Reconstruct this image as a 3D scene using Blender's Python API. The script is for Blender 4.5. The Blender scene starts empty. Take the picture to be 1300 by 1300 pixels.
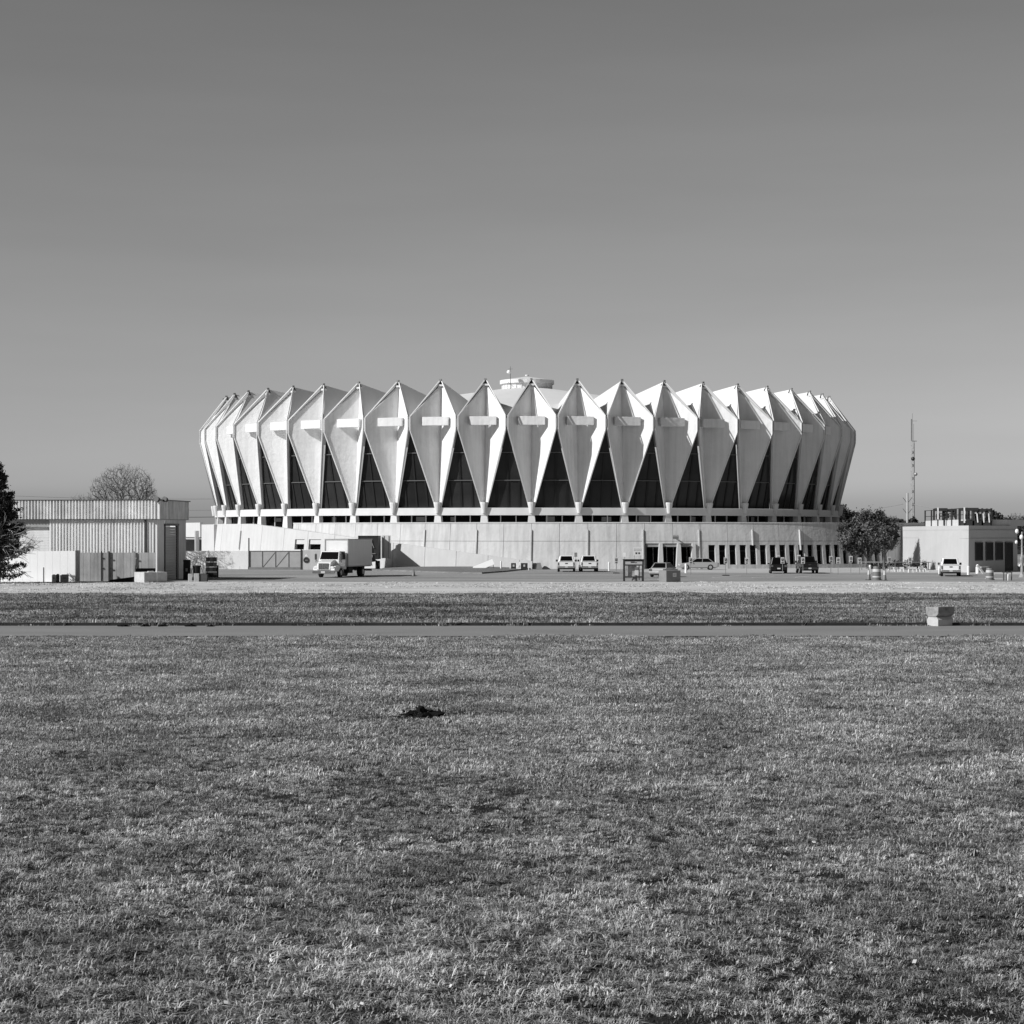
import bpy, bmesh, math, random
import numpy as np
from mathutils import Vector, Matrix
R = math.radians
PI = math.pi
random.seed(7)
rng = np.random.default_rng(7)
SC = bpy.context.scene
COL = SC.collection

# ------------------------------------------------------------------ camera, sky, sun, exposure
F = 2570.0          # focal length in pixels of the 1300 px photograph
EYE = 4.4           # camera height in metres
YH = 677.0          # horizon row
cam_d = bpy.data.cameras.new("camera")
cam = bpy.data.objects.new("camera", cam_d)
COL.objects.link(cam)
cam.location = (0, 0, EYE)
cam.rotation_euler = (R(90), 0, 0)
cam_d.sensor_width = 36
cam_d.lens = 36 * F / 1300
cam_d.shift_y = (YH - 650) / 1300
cam_d.clip_start = 0.5
cam_d.clip_end = 6000
SC.camera = cam

SUN_AZ = 63.0       # degrees to the left of the line from the arena to the camera
SUN_EL = 34.0
sdir = Vector((-math.sin(R(SUN_AZ)) * math.cos(R(SUN_EL)), -math.cos(R(SUN_AZ)) * math.cos(R(SUN_EL)), math.sin(R(SUN_EL))))
world = bpy.data.worlds.new("World")
SC.world = world
world.use_nodes = True
wn = world.node_tree.nodes
wl = world.node_tree.links
bg = wn["Background"]
sky = wn.new("ShaderNodeTexSky")
sky.sky_type = 'NISHITA'
sky.sun_disc = False
sky.sun_elevation = R(SUN_EL)
sky.sun_rotation = math.atan2(sdir.x, sdir.y)
sky.air_density = 1.0
sky.dust_density = 0.6
sky.ozone_density = 1.0
# a black-and-white picture taken through a red filter: the sky keeps mostly its red and green light
sep = wn.new("ShaderNodeSeparateColor")
wl.new(sky.outputs[0], sep.inputs[0])
m1 = wn.new("ShaderNodeMath"); m1.operation = 'MULTIPLY'; m1.inputs[1].default_value = 0.55
m2 = wn.new("ShaderNodeMath"); m2.operation = 'MULTIPLY_ADD'; m2.inputs[1].default_value = 0.45
wl.new(sep.outputs[0], m1.inputs[0])
wl.new(sep.outputs[1], m2.inputs[0])
wl.new(m1.outputs[0], m2.inputs[2])
# upper sky dimmed to weaken fill light in shade, much as a filter would
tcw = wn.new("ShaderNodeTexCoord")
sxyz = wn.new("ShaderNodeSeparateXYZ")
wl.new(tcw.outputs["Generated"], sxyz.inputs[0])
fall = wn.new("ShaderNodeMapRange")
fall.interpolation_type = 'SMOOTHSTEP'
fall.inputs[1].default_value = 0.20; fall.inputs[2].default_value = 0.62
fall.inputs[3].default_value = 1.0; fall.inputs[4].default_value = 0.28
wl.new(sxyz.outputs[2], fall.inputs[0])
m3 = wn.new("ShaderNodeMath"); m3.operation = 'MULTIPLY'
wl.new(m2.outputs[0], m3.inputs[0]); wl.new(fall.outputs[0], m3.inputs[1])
haze_band = wn.new("ShaderNodeMapRange")      # dull dust layer low over the horizon
haze_band.interpolation_type = 'SMOOTHSTEP'
haze_band.inputs[1].default_value = 0.012; haze_band.inputs[2].default_value = 0.026
haze_band.inputs[3].default_value = 0.84; haze_band.inputs[4].default_value = 1.0
wl.new(sxyz.outputs[2], haze_band.inputs[0])
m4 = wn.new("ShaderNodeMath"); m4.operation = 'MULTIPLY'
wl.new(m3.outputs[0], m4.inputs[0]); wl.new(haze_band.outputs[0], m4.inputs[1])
cmap = wn.new("ShaderNodeMapping"); cmap.inputs["Scale"].default_value = (3.0, 3.0, 22.0)
wl.new(tcw.outputs["Generated"], cmap.inputs["Vector"])
cn = wn.new("ShaderNodeTexNoise"); cn.inputs["Scale"].default_value = 1.6; cn.inputs["Detail"].default_value = 5
wl.new(cmap.outputs[0], cn.inputs["Vector"])
cr = wn.new("ShaderNodeMapRange"); cr.inputs[1].default_value = 0.3; cr.inputs[2].default_value = 0.7
cr.inputs[3].default_value = 0.975; cr.inputs[4].default_value = 1.04
wl.new(cn.outputs["Fac"], cr.inputs[0])
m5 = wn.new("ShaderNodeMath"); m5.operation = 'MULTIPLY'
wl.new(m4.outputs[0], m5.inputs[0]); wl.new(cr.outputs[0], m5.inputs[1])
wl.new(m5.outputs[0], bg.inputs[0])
bg.inputs[1].default_value = 0.075

sun_d = bpy.data.lights.new("sun", 'SUN')
sun_d.energy = 5.0
sun_d.angle = R(0.53)
sun_d.color = (1, 1, 1)
sun = bpy.data.objects.new("sun", sun_d)
COL.objects.link(sun)
sun.rotation_euler = sdir.to_track_quat('Z', 'Y').to_euler()
SC.view_settings.view_transform = 'Standard'
SC.view_settings.look = 'None'
SC.view_settings.exposure = 0.0
SC.view_settings.gamma = 1.0
SC.render.film_transparent = False


def G(px, py):
    """ground point seen at a pixel of the photograph"""
    d = F * EYE / (py - YH)
    return ((px - 650) * d / F, d)


def XD(px, d):
    return (px - 650) * d / F


def ZD(py, d):
    return EYE + (YH - py) * d / F


# ------------------------------------------------------------------ materials (all greys: the photograph is black and white)
MATS = {}


def mat(name, v, rough=0.7, amp=0.0, scale=1.0, bump=0.0, bscale=None, metal=0.0, spec=0.5, coat=0.0, streak=0.0, vary=0.0):
    if name in MATS:
        return MATS[name]
    m = bpy.data.materials.new(name)
    m.use_nodes = True
    n = m.node_tree.nodes
    l = m.node_tree.links
    p = n["Principled BSDF"]
    p.inputs["Base Color"].default_value = (v, v, v, 1)
    p.inputs["Roughness"].default_value = rough
    p.inputs["Metallic"].default_value = metal
    p.inputs["Specular IOR Level"].default_value = spec
    p.inputs["Coat Weight"].default_value = coat
    if amp or bump or streak:
        geo = n.new("ShaderNodeNewGeometry")
        tn = n.new("ShaderNodeTexNoise")
        tn.inputs["Scale"].default_value = scale
        tn.inputs["Detail"].default_value = 6
        tn.inputs["Roughness"].default_value = 0.65
        l.new(geo.outputs["Position"], tn.inputs["Vector"])
        mr = n.new("ShaderNodeMapRange")
        mr.inputs[1].default_value = 0.25
        mr.inputs[2].default_value = 0.75
        mr.inputs[3].default_value = v * (1 - amp)
        mr.inputs[4].default_value = v * (1 + amp)
        l.new(tn.outputs["Fac"], mr.inputs[0])
        src = mr.outputs[0]
        if streak:      # weather streaks running down the surface
            mp = n.new("ShaderNodeMapping")
            mp.inputs["Scale"].default_value = (2.2, 2.2, 0.12)
            l.new(geo.outputs["Position"], mp.inputs["Vector"])
            ts = n.new("ShaderNodeTexNoise")
            ts.inputs["Scale"].default_value = 1.0
            ts.inputs["Detail"].default_value = 5
            l.new(mp.outputs[0], ts.inputs["Vector"])
            ms = n.new("ShaderNodeMapRange")
            ms.inputs[1].default_value = 0.4
            ms.inputs[2].default_value = 0.72
            ms.inputs[3].default_value = 1.0
            ms.inputs[4].default_value = 1 - streak
            l.new(ts.outputs["Fac"], ms.inputs[0])
            mu = n.new("ShaderNodeMath"); mu.operation = 'MULTIPLY'
            l.new(src, mu.inputs[0]); l.new(ms.outputs[0], mu.inputs[1])
            src = mu.outputs[0]
        if vary:
            oi = n.new("ShaderNodeObjectInfo")
            mv = n.new("ShaderNodeMapRange"); mv.inputs[3].default_value = 1 - vary; mv.inputs[4].default_value = 1 + vary
            l.new(oi.outputs["Random"], mv.inputs[0])
            mw = n.new("ShaderNodeMath"); mw.operation = 'MULTIPLY'
            l.new(src, mw.inputs[0]); l.new(mv.outputs[0], mw.inputs[1])
            src = mw.outputs[0]
        l.new(src, p.inputs["Base Color"])
        if bump:
            tb = n.new("ShaderNodeTexNoise")
            tb.inputs["Scale"].default_value = bscale or scale * 4
            tb.inputs["Detail"].default_value = 4
            l.new(geo.outputs["Position"], tb.inputs["Vector"])
            bp = n.new("ShaderNodeBump")
            bp.inputs["Strength"].default_value = 1.0
            bp.inputs["Distance"].default_value = bump
            l.new(tb.outputs["Fac"], bp.inputs["Height"])
            l.new(bp.outputs[0], p.inputs["Normal"])
    MATS[name] = m
    return m


SHELL = mat("sprayed_white_concrete", 0.76, 0.85, 0.06, 0.5, 0.06, 1.6, spec=0.2, streak=0.13, vary=0.04)
TRIM = mat("white_trim_paint", 0.66, 0.7, 0.06, 1.0, spec=0.3)
ROOFM = mat("white_roof_membrane", 0.66, 0.8, 0.04, 0.3, spec=0.2)
WALLC = mat("pale_wall_concrete", 0.57, 0.9, 0.09, 0.45, 0.035, 2.6, spec=0.2, streak=0.22)
RAMPC = mat("whitewashed_concrete", 0.56, 0.9, 0.06, 0.5, 0.02, 2.6, spec=0.2, streak=0.08)
BANDC = mat("recess_band_concrete", 0.50, 0.9, 0.06, 1.0, spec=0.2)  # slightly darker concrete for the entrance recess
GLASS = mat("dark_tinted_glass", 0.028, 0.15, 0.25, 0.35, spec=0.14, vary=0.3)
GLASSW = mat("dark_window_glass", 0.004, 0.25, spec=0.04)
BLACK = mat("black_rubber", 0.012, 0.7, spec=0.3)
DARK = mat("dark_painted_steel", 0.03, 0.5, 0.2, 3)
MIDM = mat("grey_painted_steel", 0.22, 0.5, 0.15, 2)
GALV = mat("galvanised_steel", 0.4, 0.45, 0.1, 4, metal=0.4)
WHITEP = mat("white_vehicle_paint", 0.78, 0.25, spec=0.5, coat=0.4)
SILVERP = mat("silver_vehicle_paint", 0.42, 0.3, metal=0.35, coat=0.4)
BLACKP = mat("black_vehicle_paint", 0.008, 0.25, spec=0.3, coat=0.15)
CHROME = mat("chrome", 0.6, 0.15, metal=1.0)
LAMPR = mat("tail_lamp_lens", 0.10, 0.2)
LAMPW = mat("clear_lamp_lens", 0.75, 0.15)
CONC = mat("cast_concrete", 0.48, 0.9, 0.18, 3, 0.01, 12, spec=0.2)
WHITEM = mat("white_plain_paint", 0.8, 0.6, 0.03, 2)
BARK = mat("grey_bark", 0.10, 0.9, 0.3, 4)
TWIG = mat("pale_twig_bark", 0.17, 0.9, 0.3, 4)
ORANGE = mat("cone_orange", 0.15, 0.5)
REFL = mat("reflective_white", 0.5, 0.4)
STEELW = mat("white_steel_sheet", 0.78, 0.5, 0.06, 1.5, streak=0.22)
SOIL = mat("dark_soil", 0.008, 0.95, 0.5, 9, 0.02, 30, spec=0.1)


def leaf_mat(name, v, amp=0.5):
    if name in MATS:
        return MATS[name]
    m = bpy.data.materials.new(name)
    m.use_nodes = True
    n = m.node_tree.nodes; l = m.node_tree.links
    p = n["Principled BSDF"]
    at = n.new("ShaderNodeAttribute"); at.attribute_name = "tone"
    mr = n.new("ShaderNodeMapRange")
    mr.inputs[3].default_value = v * (1 - amp); mr.inputs[4].default_value = v * (1 + amp)
    l.new(at.outputs["Fac"], mr.inputs[0])
    l.new(mr.outputs[0], p.inputs["Base Color"])
    p.inputs["Roughness"].default_value = 0.6
    p.inputs["Specular IOR Level"].default_value = 0.25
    MATS[name] = m
    return m


# ------------------------------------------------------------------ mesh helpers
class MB:
    def __init__(self):
        self.v = []
        self.f = []

    def add(self, vs, fs):
        o = len(self.v)
        self.v += [tuple(p) for p in vs]
        self.f += [tuple(i + o for i in q) for q in fs]
        return self

    def box(self, c, s, rz=0.0, taper=1.0, rx=0.0, ry=0.0):
        hx, hy, hz = s[0] / 2, s[1] / 2, s[2] / 2
        pts = []
        for z in (-1, 1):
            k = taper if z > 0 else 1.0
            for x, y in ((-1, -1), (1, -1), (1, 1), (-1, 1)):
                pts.append(Vector((x * hx * k, y * hy * k, z * hz)))
        M = Matrix.Rotation(rz, 3, 'Z') @ Matrix.Rotation(rx, 3, 'X') @ Matrix.Rotation(ry, 3, 'Y')
        pts = [M @ p + Vector(c) for p in pts]
        return self.add(pts, [(0, 3, 2, 1), (4, 5, 6, 7), (0, 1, 5, 4), (1, 2, 6, 5), (2, 3, 7, 6), (3, 0, 4, 7)])

    def bar(self, a, b, w, h=None, up=(0, 0, 1)):
        """rectangular bar between two points"""
        a = Vector(a); b = Vector(b); h = h or w
        d = (b - a).normalized()
        u = Vector(up)
        s = d.cross(u)
        if s.length < 1e-4:
            s = d.cross(Vector((0, 1, 0)))
        s.normalize()
        t = s.cross(d).normalized()
        pts = []
        for p in (a, b):
            for i, j in ((-1, -1), (1, -1), (1, 1), (-1, 1)):
                pts.append(p + s * (i * w / 2) + t * (j * h / 2))
        return self.add(pts, [(0, 3, 2, 1), (4, 5, 6, 7), (0, 1, 5, 4), (1, 2, 6, 5), (2, 3, 7, 6), (3, 0, 4, 7)])

    def cyl(self, a, b, r0, r1=None, n=12, cap=True):
        a = Vector(a); b = Vector(b)
        r1 = r0 if r1 is None else r1
        d = (b - a).normalized()
        s = d.cross(Vector((0, 0, 1)))
        if s.length < 1e-4:
            s = Vector((1, 0, 0))
        s.normalize()
        t = s.cross(d)
        pts = []
        for p, r in ((a, r0), (b, r1)):
            for i in range(n):
                w = 2 * PI * i / n
                pts.append(p + s * (math.cos(w) * r) + t * (math.sin(w) * r))
        fs = [(i, (i + 1) % n, n + (i + 1) % n, n + i) for i in range(n)]
        if cap:
            fs.append(tuple(range(n - 1, -1, -1)))
            fs.append(tuple(range(n, 2 * n)))
        return self.add(pts, fs)

    def lathe(self, prof, c=(0, 0, 0), n=24):
        """(r, z) profile turned about the vertical"""
        pts = []
        for r, z in prof:
            for i in range(n):
                w = 2 * PI * i / n
                pts.append((c[0] + r * math.cos(w), c[1] + r * math.sin(w), c[2] + z))
        fs = []
        for k in range(len(prof) - 1):
            for i in range(n):
                j = (i + 1) % n
                fs.append((k * n + i, k * n + j, (k + 1) * n + j, (k + 1) * n + i))
        return self.add(pts, fs)

    def prism(self, poly, axis, a, b):
        """2-D polygon extruded along an axis ('x': poly is (y,z); 'y': poly is (x,z); 'z': poly is (x,y))"""
        n = len(poly)
        pts = []
        for q in (a, b):
            for u, w in poly:
                pts.append((q, u, w) if axis == 'x' else (u, q, w) if axis == 'y' else (u, w, q))
        fs = [(i, (i + 1) % n, n + (i + 1) % n, n + i) for i in range(n)]
        fs.append(tuple(range(n - 1, -1, -1)))
        fs.append(tuple(range(n, 2 * n)))
        return self.add(pts, fs)

    def build(self, name, m, parent=None, loc=None, rz=0.0, smooth=False, bevel=0.0, bseg=2):
        me = bpy.data.meshes.new(name)
        me.from_pydata(self.v, [], self.f)
        bm = bmesh.new(); bm.from_mesh(me)
        bmesh.ops.recalc_face_normals(bm, faces=bm.faces)
        if bevel:
            bmesh.ops.remove_doubles(bm, verts=bm.verts, dist=1e-5)
            bmesh.ops.bevel(bm, geom=[e for e in bm.edges if len(e.link_faces) == 2 and e.calc_face_angle(0) > 0.5], offset=bevel, segments=bseg, affect='EDGES', profile=0.5)
        bm.to_mesh(me); bm.free()
        if smooth:
            me.polygons.foreach_set("use_smooth", [True] * len(me.polygons))
        me.materials.append(m)
        o = bpy.data.objects.new(name, me)
        COL.objects.link(o)
        if parent is not None:
            o.parent = parent
        if loc is not None:
            o.location = loc
        o.rotation_euler = (0, 0, rz)
        return o


def tag(o, label=None, cat=None, group=None, kind=None):
    if label: o["label"] = label
    if cat: o["category"] = cat
    if group: o["group"] = group
    if kind: o["kind"] = kind
    return o


def thing(name, label, cat, loc, rz=0.0, group=None):
    o = bpy.data.objects.new(name, None)
    o.empty_display_size = 0.3
    COL.objects.link(o)
    o.location = loc
    o.rotation_euler = (0, 0, rz)
    return tag(o, label, cat, group)


def kids(o):
    return [c for c in bpy.data.objects if c.parent == o]


def dup(o, loc=None, rz=None, label=None, parent=None):
    c = o.copy()
    COL.objects.link(c)
    if parent is not None: c.parent = parent
    if loc is not None: c.location = loc
    if rz is not None: c.rotation_euler = (0, 0, rz)
    if label: c["label"] = label
    for k in kids(o):
        dup(k, parent=c)
    return c


# ------------------------------------------------------------------ ground
def ground_mat(name, lo, hi, scale, fine, hole=0.0, bump=0.02, stretch=1.0):
    m = bpy.data.materials.new(name)
    m.use_nodes = True
    n = m.node_tree.nodes; l = m.node_tree.links
    p = n["Principled BSDF"]
    p.inputs["Roughness"].default_value = 0.95
    p.inputs["Specular IOR Level"].default_value = 0.1
    geo = n.new("ShaderNodeNewGeometry")
    mp = n.new("ShaderNodeMapping"); mp.inputs["Scale"].default_value = (1, stretch, 1)
    l.new(geo.outputs["Position"], mp.inputs["Vector"])
    a = n.new("ShaderNodeTexNoise"); a.inputs["Scale"].default_value = scale; a.inputs["Detail"].default_value = 5
    b = n.new("ShaderNodeTexNoise"); b.inputs["Scale"].default_value = fine; b.inputs["Detail"].default_value = 8; b.inputs["Roughness"].default_value = 0.7
    l.new(mp.outputs[0], a.inputs["Vector"]); l.new(mp.outputs[0], b.inputs["Vector"])
    ma = n.new("ShaderNodeMath"); ma.operation = 'ADD'
    l.new(a.outputs["Fac"], ma.inputs[0]); l.new(b.outputs["Fac"], ma.inputs[1])
    mr = n.new("ShaderNodeMapRange"); mr.inputs[1].default_value = 0.7; mr.inputs[2].default_value = 1.3
    mr.inputs[3].default_value = lo; mr.inputs[4].default_value = hi
    l.new(ma.outputs[0], mr.inputs[0])
    l.new(mr.outputs[0], p.inputs["Base Color"])
    bp = n.new("ShaderNodeBump"); bp.inputs["Distance"].default_value = bump
    l.new(b.outputs["Fac"], bp.inputs["Height"])
    l.new(bp.outputs[0], p.inputs["Normal"])
    return m


def sheet(name, pts, z, m, label, cat=None):
    me = bpy.data.meshes.new(name)
    me.from_pydata([(x, y, z) for x, y in pts], [], [tuple(range(len(pts)))])
    me.materials.append(m)
    o = bpy.data.objects.new(name, me)
    COL.objects.link(o)
    return tag(o, label, cat or name.replace('_', ' '), kind='structure')


SOILG = ground_mat("thatch_and_soil", 0.008, 0.05, 0.35, 22.0, bump=0.03)
sheet("ground", [(-2500, -60), (2500, -60), (2500, 5000), (-2500, 5000)], 0.0, SOILG, "wide flat field of mown grass in front of the arena", "ground")
ASPH = ground_mat("worn_asphalt", 0.17, 0.38, 0.06, 2.0, bump=0.004, stretch=3.0)
ROADM = ground_mat("grey_road_asphalt", 0.19, 0.26, 0.15, 5.0, bump=0.004, stretch=2.0)
PAVE = ground_mat("pale_pavement_concrete", 0.36, 0.5, 0.12, 3.0, bump=0.004, stretch=2.5)
DRY = ground_mat("dry_mown_stubble", 0.40, 0.60, 0.10, 8.0, bump=0.012, stretch=2.0)
VERGE = ground_mat("dark_green_turf", 0.10, 0.22, 0.12, 3.0, bump=0.03, stretch=2.0)
ROAD_Y0, ROAD_Y1 = 86.5, 96.2
sheet("road", [(-400, ROAD_Y0), (400, ROAD_Y0), (400, ROAD_Y1), (-400, ROAD_Y1)], 0.008, ROADM, "narrow straight grey road crossing the field")


def wavy(y, amp, seed, x0=-130, x1=130, step=1.0):
    r = np.random.default_rng(seed)
    ph = r.uniform(0, 6.28, 6)
    out = []
    x = x0
    while x <= x1:
        s = sum(math.sin(x * k + p) * a for k, p, a in zip((0.05, 0.13, 0.31, 0.8, 1.9, 3.3), ph, (1, .7, .45, .35, .25, .2)))
        out.append((x, y + s * amp))
        x += step
    return out


DRY_Y0, LOT_Y0 = 143.0, 183.5
low = wavy(DRY_Y0, 6.0, 3)
low = [(x, y + (10 if x < -38 else 0) + 6 * max(0, min(1, (-28 - x) / 10)) * 0) for x, y in low]
high = wavy(LOT_Y0, 0.5, 5)
sheet("dry_grass_strip", low + high[::-1], 0.012, DRY, "pale strip of dry mown stubble between dark turf and parking lot", "grass strip")
vl = wavy(ROAD_Y1 + 0.25, 0.0, 1)
sheet("turf_strip", vl + [(x, y + 0.5) for x, y in low[::-1]], 0.004, VERGE, "dark green turf strip on the far side of the road", "grass strip")
sheet("parking_lot", high + [(180, 420), (-180, 420)], 0.006, ASPH, "worn grey asphalt parking lot around the arena")
# pale walk along the podium on the right and in front of the doors
walk = [G(p, q) for p, q in ((800, 725.8), (880, 727.2), (1000, 727.6), (1145, 727.0), (1300, 729.5), (1420, 729.5))] + [(110, 300), (40, 300), (20, 262)]
sheet("pavement", walk, 0.013, PAVE, "pale concrete pavement along the curved wall")
# painted bay lines
for k, (a, b) in enumerate((((905, 733.2), (940, 731.2)), ((955, 733.5), (985, 732.2)), ((1010, 733.0), (1030, 731.4)), ((835, 735.6), (862, 734.0)))):
    pa, pb = G(*a), G(*b)
    mb = MB().bar((pa[0], pa[1], 0.012), (pb[0], pb[1], 0.012), 0.16, 0.008)
    o = mb.build("bay_marking", WHITEM)
    tag(o, "faded white bay line painted on the lot", "road marking", kind='structure')
# kerb on the far edge of the road, coloured black for soil and shadow line
kb = MB().box((0, ROAD_Y1 + 0.12, 0.075), (420, 0.2, 0.15))
o = kb.build("kerb", mat("shadow_dark_kerb", 0.02, 0.95, 0.6, 1.5), bevel=0.02)
tag(o, "low kerb along the far road edge, its shadow line put into the colour", "kerb", kind='structure')

# low grass island with kerb in front of the ramp
isl = thing("grass_island", "low raised grass island with kerb in front of the sloping ramp wall", "grass island", (0, 0, 0))
isl["kind"] = 'structure'
mb = MB()
ring = [G(p, q) for p, q in ((478, 724.5), (520, 726.0), (570, 727.8), (612, 728.6), (640, 726.5), (676, 722.6), (660, 721.2), (600, 721.0), (540, 721.0), (490, 721.4))]
cx = sum(p[0] for p in ring) / len(ring); cy = sum(p[1] for p in ring) / len(ring)
n = len(ring)
vs = [(x, y, 0.0) for x, y in ring] + [(cx + (x - cx) * .985, cy + (y - cy) * .985, 0.16) for x, y in ring] + [(cx + (x - cx) * .5, cy + (y - cy) * .5, 0.32) for x, y in ring]
fs = [(i, (i + 1) % n, n + (i + 1) % n, n + i) for i in range(n)] + [(n + i, n + (i + 1) % n, 2 * n + (i + 1) % n, 2 * n + i) for i in range(n)] + [tuple(range(2 * n, 3 * n))]
mb.add(vs, fs)
mb.build("turf", ground_mat("island_turf", 0.10, 0.26, 0.3, 3.0, stretch=3), isl)


# ------------------------------------------------------------------ the arena
AX, AY = XD(669, 310.0), 310.0
NP = 48
DT = 2 * PI / NP
PH = R(0.3)
arena = thing("arena", "round white arena with a crown of folded diamond panels and tall dark windows", "arena", (AX, AY, 0))
RK, RP, RB = 49.55, 45.9, 47.0
ZB, ZKB, ZKT, ZS, ZP = 7.75, 17.9, 19.45, 23.75, 24.55
tk = RK * math.sin(DT / 2) - 0.09
nk = RK * math.cos(DT / 2)


def L(t, n_, z):        # panel coordinates (sideways, outward, up) -> arena coordinates of the panel facing the camera
    return (t, -n_, z)


def make_panel():
    th = 0.28
    mb = MB()
    for s in (-1, 1):
        outer = [L(s * 0.28, RB, ZB), L(s * tk, nk, ZKB), L(s * tk, nk, ZKT), L(s * 0.24, RP - 0.15, ZS), L(0, RP - 0.25, ZS - 0.12), L(0, RB - 0.28, ZB)]
        inner = [(x, y + th, z) for x, y, z in outer]
        n = 6
        pts = outer + inner
        # outer skin as triangles round the fold so that each half stays crisp
        fs = [(0, 1, 5), (1, 4, 5), (1, 2, 4), (2, 3, 4)]
        fs += [tuple(i + n for i in q[::-1]) for q in fs]
        fs += [(i, (i + 1) % n, n + (i + 1) % n, n + i) for i in range(n) if i != 4]
        if s < 0:
            fs = [q[::-1] for q in fs]
        mb.add(pts, fs)
    panel = mb.build("folded_panel", SHELL, arena)
    # raised ribs along the diamond's edges
    rb = MB()
    w, h = 0.13, 0.14
    for s in (-1, 1):
        b = L(s * 0.34, RB + 0.06, ZB)
        k0 = L(s * (tk - 0.06), nk + 0.05, ZKB - 0.1)
        k1 = L(s * (tk - 0.06), nk + 0.05, ZKT + 0.1)
        p = L(s * 0.16, RP + 0.08, ZP - 0.2)
        for a, c in ((b, k0), (k0, k1), (k1, p)):
            rb.bar(a, c, w, h, up=(0, -1, 0))
    rb.box(L(0, RP + 0.06, ZS + 0.05), (0.95, 0.34, 0.24))
    rb.build("edge_rib", TRIM, panel)
    cb = MB().box(L(0, 48.15, 18.98), (3.5, 0.7, 1.12))
    cb.build("cross_beam", SHELL, panel, bevel=0.03)
    pk = MB().box(L(0, RP + 0.05, ZP - 0.02), (0.30, 0.36, 0.22))
    pk.build("peak_cap", MIDM, panel)
    hl = MB().add([L(-0.42, RP - 0.08, ZS + 0.17), L(0.42, RP - 0.08, ZS + 0.17), L(0, RP - 0.08, ZP - 0.1), L(-0.42, RP - 0.2, ZS + 0.17), L(0.42, RP - 0.2, ZS + 0.17), L(0, RP - 0.2, ZP - 0.1)], [(0, 1, 2), (5, 4, 3), (0, 3, 4, 1), (1, 4, 5, 2), (2, 5, 3, 0)])
    hl.build("ridge_opening", BLACK, panel)
    sh = MB()
    prof = []
    for z, wx, wy in ((8.45, .5, .42), (8.25, .5, .42), (7.0, .24, .22)):
        prof.append((z, wx, wy))
    pts = []
    for z, wx, wy in prof:
        for i in range(10):
            w_ = 2 * PI * i / 10
            pts.append(L(math.cos(w_) * wx, 47.45 + math.sin(w_) * wy, z))
    fs = []
    for k in range(2):
        for i in range(10):
            j = (i + 1) % 10
            fs.append((k * 10 + i, k * 10 + j, k * 10 + 10 + j, k * 10 + 10 + i))
    fs += [tuple(range(10)), tuple(range(29, 19, -1))]
    sh.add(pts, fs)
    sh.build("base_shoe", TRIM, panel)
    MB().box(L(tk + 0.09, nk + 0.05, (ZKB + ZKT) / 2), (0.16, 0.16, 1.1)).build("knee_plate", MIDM, panel)
    return panel


def make_window():
    half = 46.75 * math.tan(DT / 2) - 0.35
    zb, zt = 7.75, 17.7
    nb, nt = 46.55, 48.95

    def P(u, v, off=0.0):    # u sideways -1..1 at height fraction v
        return L(u * half * (1 - v), nb + (nt - nb) * v + off, zb + (zt - zb) * v)
    g = MB().add([P(-1, 0), P(1, 0), P(0, 1), P(-1, 0, -0.1), P(1, 0, -0.1), P(0, 1, -0.1)], [(0, 1, 2), (5, 4, 3), (0, 3, 4, 1), (1, 4, 5, 2), (2, 5, 3, 0)])
    win = g.build("window", GLASS, arena)
    for v in (0.355, 0.715):
        MB().bar(P(-0.97, v, 0.08), P(0.97, v, 0.08), 0.12, 0.1).build("transom", mat("dull_transom_steel", .10, .6), win)
    for u, v1 in ((0, 0.70), (-0.55, 0.35), (0.55, 0.35)):
        k = half * u
        MB().bar(P(u, 0, 0.05), L(k if u == 0 else k * 0.96, nb + (nt - nb) * v1 + 0.05, zb + (zt - zb) * v1), 0.24, 0.1, up=(0, -1, 0)).build("mullion", BLACK, win)
    return win


def make_column():
    c = MB()
    c.add([L(-.58, 46.5, 5.0), L(.58, 46.5, 5.0), L(.58, 47.35, 5.0), L(-.58, 47.35, 5.0), L(-.4, 46.5, 6.78), L(.4, 46.5, 6.78), L(.4, 47.25, 6.78), L(-.4, 47.25, 6.78)],
          [(0, 3, 2, 1), (4, 5, 6, 7), (0, 1, 5, 4), (1, 2, 6, 5), (2, 3, 7, 6), (3, 0, 4, 7)])
    return c.build("column", TRIM, arena)


KS = list(range(-14, 15))
p0, w0, c0 = make_panel(), make_window(), make_column()
p0.rotation_euler[2] = PH
c0.rotation_euler[2] = PH
w0.rotation_euler[2] = PH + DT / 2
for k in KS:
    if k:
        dup(p0, rz=PH + k * DT)
        dup(c0, rz=PH + k * DT)
        dup(w0, rz=PH + (k + 0.5) * DT)

# roof: a shallow cone, folded up into ridges behind every peak
rf = MB()


def pol(th, r, z):
    return (math.sin(th) * r, -math.cos(th) * r, z)


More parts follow.
